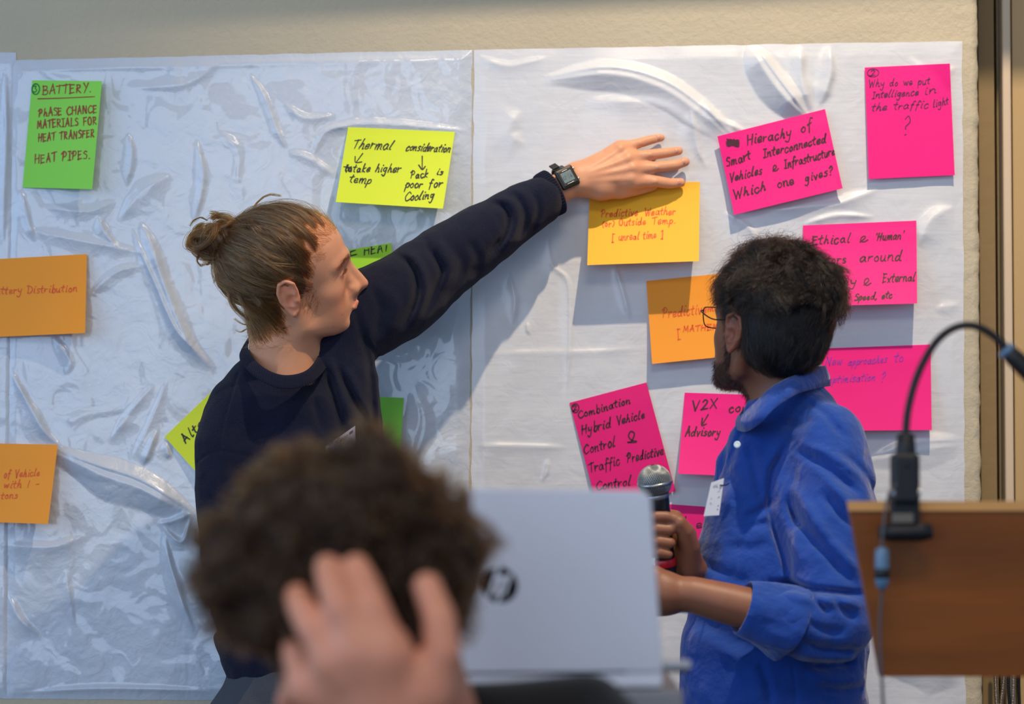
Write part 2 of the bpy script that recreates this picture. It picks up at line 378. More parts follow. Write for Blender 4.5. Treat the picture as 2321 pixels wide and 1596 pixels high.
FOLD_R = [([(1240, 178), (1380, 160), (1500, 190), (1590, 250), (1640, 295), (1672, 322)], 30, .017), ([(1330, 230), (1480, 240), (1570, 290), (1640, 330)], 24, .006),
  ([(1700, 96), (1745, 165), (1795, 230), (1828, 262)], 26, .026), ([(1812, 96), (1815, 180), (1838, 252)], 17, .014), ([(1590, 225), (1625, 270), (1690, 300)], 12, .010), ([(1880, 100), (1880, 170), (1858, 240)], 16, .010),
  ([(1740, 478), (1830, 470), (1900, 462), (1990, 430)], 16, .009), ([(2080, 560), (2110, 500), (2160, 470)], 22, .008), ([(1820, 508), (1900, 490), (1980, 492)], 10, .006), ([(1243, 535), (1252, 600), (1290, 645), (1292, 790), (1285, 880), (1290, 905)], 6, .003),
  ([(1155, 625), (1168, 680), (1162, 735)], 8, .004), ([(1392, 595), (1412, 660), (1428, 725)], 7, .004), ([(1243, 1040), (1240, 1070), (1228, 1092)], 5, .003), ([(1195, 730), (1200, 760)], 5, .003), ([(1050, 860), (1056, 1000), (1048, 1100)], 5, .003),
  ([(1180, 250), (1150, 300), (1190, 330)], 22, .004), ([(1100, 800), (1300, 800), (1450, 790)], 14, .002), ([(1960, 1045), (2080, 1010), (2188, 1000)], 26, .006), ([(1075, 1010), (1290, 1015)], 12, .003), ([(1565, 250), (1580, 330), (1600, 380)], 10, .006),
  ([(1110, 480), (1200, 500)], 22, .003), ([(2120, 700), (2188, 690)], 14, .003), ([(2060, 130), (2110, 170), (2182, 150)], 14, .004), ([(1080, 125), (1150, 150), (1240, 130)], 10, .003), ([(1990, 1500), (2190, 1520)], 30, .008), ([(1640, 480), (1700, 520), (1720, 560)], 10, .005)]
def sheet_h(px, py, side):
    px = np.asarray(px, float); py = np.asarray(py, float); h = np.full(px.shape, .003)
    h += .0016*vnoise(px/130, py/170, 3.1)+.0008*vnoise(px/45+9, py/60, 7.7)
    if side == 'l':
        q = vnoise(px/60+1.2*vnoise(px/70, py/70, 2), py/85+1.2*vnoise(px/70+5, py/70, 6), 9.1); h += .0010*q+.0016+.00028*(1-np.abs(vnoise(px/38+1.5*q, py/55+1.5*q, 1.3))*3).clip(0, 1)
        h += .00012*vnoise(px/14+2*q, py/20, 4.4)*np.clip(vnoise(px/150, py/150, 12)*2+.5, 0, 1)
    for pts, w, a in (FOLD_L if side == 'l' else FOLD_R):
        P = crom(pts, 6) if len(pts) > 2 else np.array(pts, float); lo = P.min(0)-3*w; hi = P.max(0)+3*w
        m = (px > lo[0]) & (px < hi[0]) & (py > lo[1]) & (py < hi[1])
        if not m.any(): continue
        d, t, sd = dpoly2(px[m], py[m], P); f = np.minimum(1, np.minimum(t, 1-t)*4+.05)
        tp = .4+.6*np.sin(np.pi*np.clip(t, .02, .98))+.25*vnoise(t*5, t*0+w, a*100)
        ww = w*np.where(sd > 0, 1.35, .7)*tp; x_ = d/ww
        prof = np.clip(1.25-x_*.9, 0, 1)*(1-.15*np.clip(1-x_*3, 0, 1)) if w >= 26 else np.where(sd > 0, np.exp(-x_**1.25), np.exp(-x_**2.0))
        h[m] += .75*a*f*prof
    return np.maximum(h, .0012)
def sheet(name, edges, side, label, m):
    (xl0, yt0), (xr0, yt1), (xr1, yb1), (xl1, yb0) = edges; nx, ny = int((xr0-xl0)/3.2)+2, int((yb0-yt0)/3.2)
    u, v = np.meshgrid(np.linspace(0, 1, nx), np.linspace(0, 1, ny)); rag = 1.6*vnoise(v*60, u*0+xl0, 1)
    px = (xl0*(1-u)+xr0*u)*(1-v)+(xl1*(1-u)+xr1*u)*v+rag*((u-.5)*2)**9; py = (yt0*(1-u)+yt1*u)*(1-v)+(yb0*(1-u)+yb1*u)*v+1.2*vnoise(u*40, v*0+.5, 4)*(np.abs(v-.5)*2)**9
    h = sheet_h(px, py, side); ed = np.minimum(np.minimum(u, 1-u)*40, np.minimum(v, 1-v)*60); h = .0008+(h-.0008)*np.clip(ed, 0, 1)
    P0 = W(px, py, 0.0); P0[..., 1] = -h; n = nx; i = (np.arange(ny-1)[:, None]*n+np.arange(n-1)[None]).ravel()
    o = mesh(name, P0.reshape(-1, 3), np.stack([i, i+n, i+n+1, i+1], 1), m); return tag(o, label, 'plastic sheet', 'white plastic sheets taped to the wall')
sheet('plastic_sheet', [(14, 137), (1070, 113), (1061, 1592), (8, 1584)], 'l', 'glossy wrinkled white plastic sheet on wall behind man in navy sweater', m_sheet)
sheet('plastic_sheet', [(1074, 113), (2181, 93), (2190, 1900), (1063, 1900)], 'r', 'smoother white plastic sheet on wall carrying pink notes', m_sheet_r)
sheet('plastic_sheet', [(-420, 112), (37, 119), (18, 1583), (-420, 1583)], 'l', 'white plastic sheet cut off at left edge of the wall, narrow strip', m_sheet)
# ------------------------------------------------------------------ handwriting: single-stroke pen alphabet
G = {}
def gl(ch, w, s): G[ch] = (w/10, [[tuple(float(q)/10 for q in p.split(',')) for p in st_.split()] for st_ in s.split('|')])
for ch, w, s in [('a', 10, '7,8 4,10 0,5 2,0 6,3 7,9 7,2 9,0'), ('b', 8, '2,19 1,0 1,4 4,10 7,7 6,1 3,-1 1,2'), ('c', 8, '6,8 4,10 0,6 1,0 4,-1 7,2'), ('d', 10, '7,8 3,9 0,4 2,0 6,3 9,19|9,19 7,3 9,0'),
 ('e', 8, '1,4 6,6 5,10 1,8 0,3 2,0 7,2'), ('f', 7, '8,17 5,19 3,10 1,-6|0,9 6,10'), ('g', 9, '6,9 2,10 0,5 3,2 6,7|7,10 6,-4 3,-9 -1,-6'), ('h', 9, '3,19 0,0|0,3 4,10 6,7 6,0 8,1'), ('i', 4, '2,10 1,1 3,0|3,15 3.6,16'),
 ('k', 8, '2,19 0,0|6,10 1,5 6,0'), ('l', 5, '4,19 0,4 1,0 3,1'), ('m', 13, '0,10 0,0|0,4 3,10 5,8 5,0|5,4 8,10 10,8 10,1 12,0'), ('n', 9, '0,10 0,0|0,5 4,10 6,8 6,1 8,0'), ('o', 8, '4,10 0,6 2,0 6,2 6,8 3,10'),
 ('p', 8, '1,10 -1,-9|0,5 4,10 7,7 5,1 0,1'), ('q', 8, '6,9 2,10 0,4 3,1 6,8|6,10 6,-9'), ('r', 7, '0,10 0,0|0,5 3,9 6,9'), ('s', 7, '6,9 3,10 1,7 5,4 4,0 0,0'), ('t', 6, '3,17 1,3 4,0|-2,11 6,12'), ('u', 9, '0,10 0,2 3,0 6,4|7,10 6,1 8,0'),
 ('v', 8, '0,10 3,0 3,0 7,10'), ('w', 11, '0,10 2,0 5,8 7,0 10,10'), ('x', 8, '0,10 6,0|7,10 0,0'), ('y', 8, '0,10 1,4 5,4|7,10 4,-6 1,-9 -2,-6'), ('z', 8, '0,10 6,10 0,0 7,0'),
 ('A', 11, '0,0 5,18 5,18 9,0|1,6 8,8'), ('B', 10, '1,18 0,0|-1,17 6,17 6,11 1,9 8,7 6,0 -1,0'), ('C', 11, '10,15 6,18 0,10 2,1 6,0 11,3'), ('D', 11, '1,18 1,0|-2,17 7,15 9,7 5,0 -1,0'), ('E', 9, '7,17 0,17 0,17 0,0 0,0 7,1|0,9 6,10'),
 ('F', 9, '1,17 0,0|0,17 8,18|0,9 6,10'), ('G', 11, '9,15 5,18 0,9 4,0 9,3 9,8 9,8 5,8'), ('H', 11, '1,18 0,0|9,18 8,0|0,9 9,10'), ('I', 7, '0,18 6,18|3,18 3,0|0,0 6,0'), ('L', 8, '1,18 0,0 0,0 7,0'), ('M', 12, '0,0 2,17 2,17 5,5 5,5 9,17 9,17 10,0'),
 ('N', 11, '0,0 1,17 1,17 8,1 8,1 9,18'), ('O', 11, '5,18 0,12 1,2 6,0 9,7 7,16 3,18'), ('P', 10, '2,18 0,0|-2,14 3,19 8,15 6,9 1,8'), ('R', 10, '1,18 0,0|0,17 6,17 6,11 1,9 1,9 8,0'), ('S', 9, '8,16 4,18 1,13 7,8 6,1 0,1'), ('T', 9, '4,18 3,0|-2,16 9,18'),
 ('U', 10, '0,18 1,2 5,0 8,4 9,18'), ('V', 10, '0,18 4,0 4,0 9,19'), ('W', 14, '0,18 3,0 3,0 7,12 7,12 9,0 9,0 13,18'), ('X', 10, '0,18 8,0|9,18 0,0'), ('Y', 9, '0,18 4,10|8,18 2,-1'), ('K', 9, '1,18 0,0|8,18 1,9 8,0'),
 ('2', 9, '1,14 4,18 7,14 0,0 0,0 8,1'), ('3', 8, '0,16 5,17 3,10 3,10 6,5 2,0 -1,2'), ('1', 5, '2,17 1,0'), ('0', 9, '4,17 0,10 2,0 7,6 5,17 3,17'), ('6', 8, '6,17 1,8 2,0 6,3 3,8 0,5'), (':', 4, '1,4 1.5,4.5|1.5,11 2,11.5'),
 ('?', 9, '1,15 5,19 7,13 3,8 3,5|3,0 3.5,.6'), ('.', 4, '1,0 1.7,.5'), (',', 4, '2,1 0,-4'), ('-', 7, '0,7 6,7.5'), ('/', 7, '0,-3 6,18'), ('(', 5, '4,15 1,8 3,-2'), (')', 5, '1,15 4,8 0,-2'), ('[', 7, '6,17 1,17 1,17 0,-4 0,-4 4,-4'), (']', 7, '1,17 6,18 6,18 5,-4 5,-4 1,-4'),
 ("'", 4, '2,18 1,14'), ('&', 8, '0,0 6,7 5,12 2,10 1,3 4,-1 8,2'), ('@', 10, '0,0 4,2 8,14 4,19 1,12 4,4 9,1|0,1 9,-1'), (' ', 8, '0,-50 0,-50')]: gl(ch, w, s)
G[' '] = (.8, [])
def write(line, x0, y0, x1, y1, xh, slant=.15, seed=0, jit=.06):
    """pen strokes for a line from (x0,y0) to (x1,y1), photo pixels; xh = x-height px"""
    r = random.Random(seed+len(line)*7); out = []; tot = sum(G[c][0]+.25 for c in line)-.25; L = math.hypot(x1-x0, y1-y0); ux, uy = (x1-x0)/L, (y1-y0)/L; sx = L/tot; x = 0
    for c in line:
        w, S = G[c]; dy = r.uniform(-.07, .07); sc = 1+r.uniform(-.07, .07)
        for s_ in S:
            P = np.array(s_)*sc; P = P+np.array([[r.uniform(-jit, jit)*.8, r.uniform(-jit, jit)] for _ in s_]); P = crom(P, 6) if len(P) > 2 else np.linspace(P[0], P[-1], 4)
            a = (x+P[:, 0])*sx+slant*P[:, 1]*xh; b = (P[:, 1]+dy)*xh; out.append(np.stack([x0+ux*a+uy*b, y0+uy*a-ux*b], 1))
        x += w+.25
    return out
def ellipse_s(cx, cy, rx, ry, rot=0, n=28, over=1.08):
    t = np.linspace(0, 2*np.pi*over, n)+2; a = rx*np.cos(t); b = ry*np.sin(t)*(1+.04*np.sin(2*t)); return [np.stack([cx+a*math.cos(rot)-b*math.sin(rot), cy+a*math.sin(rot)+b*math.cos(rot)], 1)]
def ln(*p): return [crom(np.array(p, float), 8) if len(p) > 2 else np.linspace(p[0], p[1], 8)]
m_ink = {k: mat('ink_'+k, c, .6) for k, c in dict(black=srgb(22, 34, 26), darkonpink=srgb(70, 12, 40), brown=srgb(150, 66, 24), red=srgb(226, 84, 20), green=srgb(10, 120, 40), purple=srgb(150, 40, 170), grey=srgb(96, 22, 80)).items()}
m_note = {k: mat('paper_'+k, c, .62, bump=[('noise', 260, .00012)], var=(9, .02)) for k, c in dict(green=srgb(150, 236, 84), lime=srgb(224, 240, 48), yellowgreen=srgb(172, 232, 44), orange=srgb(255, 164, 36), amber=srgb(255, 192, 36), pink=srgb(255, 8, 140), hotpink=srgb(244, 0, 128)).items()}
for _m in m_note.values():   # thin paper lets a little light through
    nt = _m.node_tree; b = nt.nodes['Principled BSDF']; tr = nt.nodes.new('ShaderNodeBsdfTranslucent'); mx = nt.nodes.new('ShaderNodeMixShader'); mx.inputs[0].default_value = .16
    src = b.inputs['Base Color'].links[0].from_socket; nt.links.new(src, tr.inputs[0]); nt.links.new(b.outputs[0], mx.inputs[1]); nt.links.new(tr.outputs[0], mx.inputs[2]); nt.links.new(mx.outputs[0], nt.nodes['Material Output'].inputs[0])
def inv_bil(px, py, c):
    u = np.full(np.shape(px), .5); v = np.full(np.shape(px), .5); c = np.array(c, float)
    for _ in range(8):
        X = [(c[0][k]*(1-u)+c[1][k]*u)*(1-v)+(c[3][k]*(1-u)+c[2][k]*u)*v for k in (0, 1)]
        du = [(c[1][k]-c[0][k])*(1-v)+(c[2][k]-c[3][k])*v for k in (0, 1)]; dv = [(c[3][k]-c[0][k])*(1-u)+(c[2][k]-c[1][k])*u for k in (0, 1)]
        det = du[0]*dv[1]-du[1]*dv[0]; ex, ey = px-X[0], py-X[1]; u = u+(ex*dv[1]-ey*dv[0])/det; v = v+(ey*du[0]-ex*du[1])/det
    return u, v
def note(corners, color, lift, label, lines, ink, penw, side='r', curl=None, group=None):
    """sticky note: stuck along its top edge (or left edge), lifted by lift(u,v) metres off the film"""
    c = np.array(corners, float)
    def pix(u, v): return [(c[0][k]*(1-u)+c[1][k]*u)*(1-v)+(c[3][k]*(1-u)+c[2][k]*u)*v for k in (0, 1)]
    U, Vv = np.meshgrid(np.linspace(0, 1, 25), np.linspace(0, 1, 25)); X, Y = pix(U, Vv); hs = sheet_h(X, Y, side)
    s0 = sheet_h(*pix(np.linspace(0, 1, 25), np.full(25, .04)), side).max()+.0015; floor_ = hs.max()+.002
    def depth(u, v): return s0+np.maximum(lift(u, v), 0)+np.clip(v*6, 0, 1)*max(0, min(floor_-s0, .004))
    def at(px, py, u, v, e=0): return W(px, py, -(depth(u, v)+e))
    P = at(X, Y, U, Vv).reshape(-1, 3); n = 25; i = (np.arange(24)[:, None]*n+np.arange(24)[None]).ravel(); V2 = np.concatenate([P, P+[0, .0004, 0], P, P+[0, .0004, 0]]); q = np.stack([i, i+n, i+n+1, i+1], 1); o = len(P)
    F = np.concatenate([q, q[:, ::-1]+o]); rim = np.r_[np.arange(24), n-1+n*np.arange(24), (n*n-1)-np.arange(24), n*(n-1)-n*np.arange(24)]; r2 = np.roll(rim, -1)
    F = np.concatenate([F, np.stack([rim+2*o, r2+2*o, r2+3*o, rim+3*o], 1)])
    base = empty('sticky_note', P.mean(0)); tag(base, label, 'sticky note', group)
    mesh('paper', V2, F, m_note[color], base)
    VV, FF, k = [], [], 0
    rr = random.Random(int(c[0][0]))
    for s_ in lines:
        s_ = np.asarray(s_, float)
        if len(s_) < 2: continue
        uu, vv = inv_bil(s_[:, 0], s_[:, 1], c); s_ = s_[(vv > .008) & (uu > .004) & (uu < .996)]
        if len(s_) < 3: continue
        T = np.gradient(s_, axis=0); T /= np.linalg.norm(T, axis=1)[:, None]+1e-9; Nn = np.stack([-T[:, 1], T[:, 0]], 1); w = penw*.5*(1+.18*np.sin(np.linspace(0, 3, len(s_))+rr.random()*6)); w[-1] *= .7
        s_ = s_.copy(); s_[0] -= T[0]*penw*.4; s_[-1] += T[-1]*penw*.4
        for sg in (1, -1):
            q = s_+sg*w[:, None]*Nn; u, v = inv_bil(q[:, 0], q[:, 1], c); VV.append(at(q[:, 0], q[:, 1], np.clip(u, 0, 1), np.clip(v, 0, 1), .0005))
        m_ = len(s_); FF += [[k+j, k+j+1, k+m_+j+1, k+m_+j] for j in range(m_-1)]; k += 2*m_
    if VV: mesh('handwriting', np.concatenate(VV), FF, ink, base, smooth=False)
    return base
def down(L, p=1.6, a=0): return lambda u, v: L*v**p*(1+a*(u-.5))
GL, GO, GP = 'green and yellow notes left of the seam', 'orange notes', 'pink notes on the smoother sheet'
w_ = write
# green BATTERY note, stuck on its left edge
note([(73, 182), (231, 184), (209, 429), (51, 425)], 'green', lambda u, v: .030*u**1.5*(.75+.35*v), 'green sticky note headed BATTERY in brown pen, upper left of sheet',
     w_('BATTERY.', 97, 214, 208, 208, 11, .1, 1)+ln((86, 224), (150, 222), (214, 219))+w_('PhASE CHANCE', 89, 265, 220, 255, 9.5, .05, 2)+w_('MATERIALS FOR', 85, 291, 220, 282, 9.5, .05, 3)+w_('HEAT TRANSFER', 87, 321, 214, 310, 9.5, .1, 4)+w_('HEAT PIPES.', 79, 370, 205, 359, 11, .1, 5), m_ink['brown'], 2.7, 'l')
nb = [o for o in C.objects if o.name.startswith('sticky_note')][-1]
# its ringed numeral is in green ink
def extra(base_corners, lift, lines, ink, penw, side, parent, name='ringed_numeral'):
    b = note(base_corners, 'green', lift, 'x', lines, ink, penw, side); hw = [ch for ch in b.children if ch.name.startswith('handwriting')][0]
    for ch in list(b.children):
        if ch is not hw: bpy.data.objects.remove(ch)
    hw.name = name; hw.parent = parent; hw.location = -Vector(parent.location); bpy.data.objects.remove(b); return hw
extra([(73, 182), (231, 184), (209, 429), (51, 425)], lambda u, v: .030*u**1.5*(.75+.35*v), ellipse_s(81, 202, 8.5, 12, .1, over=1.5)+w_('3', 77, 209, 85, 208, 8, .1, 6), m_ink['green'], 2.6, 'l', nb)['label'] = 'green ringed numeral 3'
note([(789, 288), (1031, 299), (1004, 473), (761, 458)], 'lime', down(.050, 1.3), 'yellow sticky note about thermal considerations above the outstretched arm',
     w_('Thermal', 800, 337, 888, 339, 12, .38, 1)+w_('considerations', 920, 341, 1027, 345, 10, .4, 2)+ln((822, 348), (808, 367))+ln((805, 355), (806, 368), (820, 367))
     +w_('to', 781, 388, 796, 389, 9, .2, 3, .3)+w_('to', 783, 387, 795, 388, 7, .2, 8, .3)+w_('take higher', 800, 390, 907, 390, 9.5, .3, 4)+w_('temp', 792, 413, 841, 416, 10, .3, 5)
     +ln((957, 354), (957, 382))+ln((949, 374), (957, 384), (964, 377))+w_('Pack', 931, 404, 970, 402, 9, .2, 6)+w_('is', 990, 395, 1004, 396, 8, .2, 7)+w_('poor', 919, 425, 957, 426, 9.5, .2, 8)+w_('for', 972, 424, 1003, 424, 9.5, .2, 9)+w_('Cooling', 917, 455, 983, 450, 10, .35, 10), m_ink['black'], 2.8, 'l')
note([(640, 590), (886, 551), (915, 730), (668, 768)], 'yellowgreen', down(.03), 'green sticky note with the word HEAT, partly behind face and sleeve', w_('THE', 748, 588, 812, 578, 10.5, .15, 1)+w_('HEAT', 826, 578, 882, 569, 10.5, .15, 2), m_ink['black'], 2.6, 'l')
note([(373, 990), (556, 815), (692, 950), (500, 1132)], 'lime', down(.02), 'yellow-green sticky note turned like a diamond behind shoulder of navy sweater', w_('Alternators', 421, 1006, 545, 885, 11.5, .1, 1), m_ink['black'], 3, 'l')
note([(730, 894), (915, 902), (905, 1062), (720, 1052)], 'green', down(.012), 'shaded green sticky note low behind waist of navy sweater, only right edge seen', [], m_ink['black'], 3, 'l')
note([(-58, 590), (197, 576), (193, 755), (-55, 766)], 'orange', lambda u, v: .026*u**2*(.3+.7*v)+.012*v**2, 'orange sticky note reading battery Distribution, cut by left frame edge', w_('battery Distribution', -20, 667, 175, 661, 9, .1, 1), m_ink['red'], 2.2, 'l', group=GO)
note([(-115, 1003), (131, 1008), (109, 1188), (-130, 1180)], 'orange', lambda u, v: .034*u**2*(.4+.6*v)+.012*v**2, 'lower orange sticky note mentioning vehicle and tons at left frame edge', w_('of Vehicle', 9, 1083, 90, 1078, 9, .2, 1)+w_('h with 1 -', -14, 1106, 88, 1105, 9, .2, 2)+w_('tons', 3, 1131, 40, 1129, 8.5, .2, 3), m_ink['red'], 2.2, 'l', group=GO)
note([(1337, 418), (1586, 412), (1584, 592), (1331, 601)], 'amber', down(.055, 1.35), 'orange sticky note about predictive weather under the outstretched hand', w_('Predictive', 1363, 492, 1446, 488, 9, .15, 1)+w_('Weather', 1462, 488, 1531, 486, 9, .1, 2)+w_('(or) Outside', 1365, 514, 1464, 508, 8.5, .1, 3)+w_('Temp.', 1480, 508, 1532, 506, 9, .1, 4)+w_('[ unreal time ]', 1388, 546, 1503, 538, 9, .1, 5), m_ink['red'], 2.3, group=GO)
note([(1465, 637), (1716, 612), (1728, 800), (1478, 825)], 'orange', down(.022), 'orange sticky note reading Predictive, half hidden by head of man in blue shirt', w_('Predictive', 1503, 720, 1602, 709, 12, .15, 1)+w_('[', 1537, 765, 1545, 764, 11, 0, 2)+w_('MATHEMATICS', 1549, 752, 1690, 743, 7, .1, 3)+w_('ma', 1605, 706, 1630, 703, 7, .1, 4), m_ink['red'], 2.5, group=GO)
note([(1626, 309), (1870, 247), (1910, 427), (1664, 487)], 'pink', lambda u, v: .014*v**1.5+.010*(1-u)**3*(1-v)**2, 'tilted pink sticky note asking about hierarchy of vehicles and infrastructure',
     w_('Hierachy', 1694, 328, 1793, 309, 12, .2, 1)+w_('of', 1817, 301, 1842, 290, 11, .3, 2)+w_('Smart', 1648, 378, 1702, 360, 11, .2, 3)+w_('Interconnected', 1731, 357, 1872, 322, 10, .25, 4)+w_('Vehicles', 1655, 412, 1728, 393, 10, .25, 5)+w_('&', 1752, 388, 1764, 384, 10, .1, 6)+w_('Infrastructure', 1779, 382, 1893, 350, 10, .25, 7)+w_('Which', 1664, 450, 1738, 430, 11, .2, 8)+w_('one', 1764, 426, 1801, 416, 11, .1, 9)+w_('gives?', 1826, 413, 1889, 394, 10, .25, 10)
     +[np.array([(1661+15*math.sin(i*2.4+k), 324+7*math.sin(i*1.7+k*2)-.2*(i-10)) for i in range(22)], float) for k in range(3)], m_ink['darkonpink'], 3.2, group=GP)
note([(1960, 153), (2153, 144), (2164, 397), (1969, 406)], 'pink', lambda u, v: .007*v**1.2+.008*np.clip(u+(1-v)-1.72, 0, 1)*4, 'upright pink sticky note in top right corner asking about traffic light',
     ellipse_s(1979, 165, 13, 9, -.1)+w_('2', 1974, 171, 1984, 170, 6, .1, 1)+w_('Why do we put', 1970, 197, 2108, 190, 8.5, .1, 2)+w_('Intelligence', 1977, 223, 2082, 215, 8.5, .25, 3)+w_('in', 2096, 214, 2124, 210, 9, .1, 4)+w_('the traffic', 1976, 251, 2104, 244, 9, .3, 5)+w_('light', 2116, 243, 2150, 235, 8.5, .2, 6)+w_('?', 2046, 304, 2063, 304, 22, .1, 7), m_ink['grey'], 2.3, group=GP)
note([(1820, 511), (2077, 500), (2079, 688), (1822, 695)], 'pink', down(.040, 1.5), 'pink sticky note about ethical and human matters, right of dark-haired head',
     w_('Ethical', 1842, 555, 1928, 549, 11, .15, 1)+w_('&', 1950, 549, 1967, 545, 10, .1, 2)+w_("'Human'", 1983, 546, 2048, 541, 9.5, .3, 3)+w_('Factors', 1834, 601, 1918, 595, 10, .1, 4)+w_('around', 1950, 593, 2043, 590, 12, .15, 5)+w_('Economy', 1820, 650, 1941, 645, 10.5, .15, 6)+w_('&', 1958, 646, 1973, 643, 11, .1, 7)+w_('External', 2001, 640, 2074, 636, 10.5, .2, 8)+w_('...', 1902, 684, 1917, 683, 9, 0, 9)+w_('Speed, etc', 1937, 681, 2022, 675, 8, .25, 10), m_ink['darkonpink'], 3, group=GP)
note([(1862, 790), (2109, 781), (2112, 975), (1864, 977)], 'pink', down(.022, 1.5), 'pink sticky note about new approaches in purple pen, above shoulder of blue shirt',
     w_('New', 1872, 828, 1908, 826, 10, .25, 1)+w_('approaches', 1922, 828, 2010, 821, 9, .3, 2)+w_('to', 2028, 820, 2047, 819, 11, .25, 3)+w_('optimisation', 1878, 868, 1984, 862, 9, .3, 4)+w_('?', 1996, 866, 2006, 866, 12, .2, 5), m_ink['purple'], 2, group=GP)
note([(1291, 913), (1465, 867), (1531, 1113), (1358, 1165)], 'hotpink', lambda u, v: .006*v, 'flat deep pink sticky note reading Combination Hybrid Vehicle Control above laptop',
     ellipse_s(1304, 925, 8, 10, .1)+w_('2', 1300, 931, 1308, 929, 6, .1, 1)+w_('Combination', 1312, 948, 1430, 914, 9, .15, 2)+w_('Hybrid', 1320, 984, 1385, 968, 11, .2, 3)+w_('Vehicle', 1399, 962, 1462, 947, 9.5, .2, 4)+w_('Control', 1325, 1030, 1395, 1011, 11.5, .2, 5)+w_('@', 1424, 1003, 1444, 1001, 13, 0, 6)+w_('Traffic', 1338, 1072, 1406, 1052, 11.5, .2, 7)+w_('Predictive', 1423, 1048, 1504, 1030, 11, .2, 8)+w_('Control', 1352, 1112, 1430, 1100, 11.5, .2, 9), m_ink['darkonpink'], 3, group=GP)
note([(1552, 890), (1800, 898), (1790, 1085), (1537, 1074)], 'pink', down(.034, 1.7), 'pink sticky note reading V2X Advisory beside blue shirt collar', w_('V2X', 1570, 930, 1626, 926, 11.5, .15, 1)+w_('connect', 1652, 934, 1756, 934, 11, .15, 2)+ln((1605, 940), (1592, 962))+ln((1592, 948), (1591, 964), (1601, 961))+w_('Advisory', 1553, 988, 1632, 987, 10.5, .2, 3), m_ink['darkonpink'], 3.2, group=GP)
note([(1517, 1143), (1764, 1160), (1750, 1345), (1503, 1325)], 'hotpink', down(.02), 'lowest pink sticky note, seen behind hand with microphone', w_('Model', 1500+26, 1192, 1552, 1191, 10, .2, 1)+w_('energy', 1578, 1196, 1680, 1200, 11, .2, 2)+w_('time', 1570, 1237, 1630, 1239, 9, .1, 3), m_ink['darkonpink'], 2.8, group=GP)
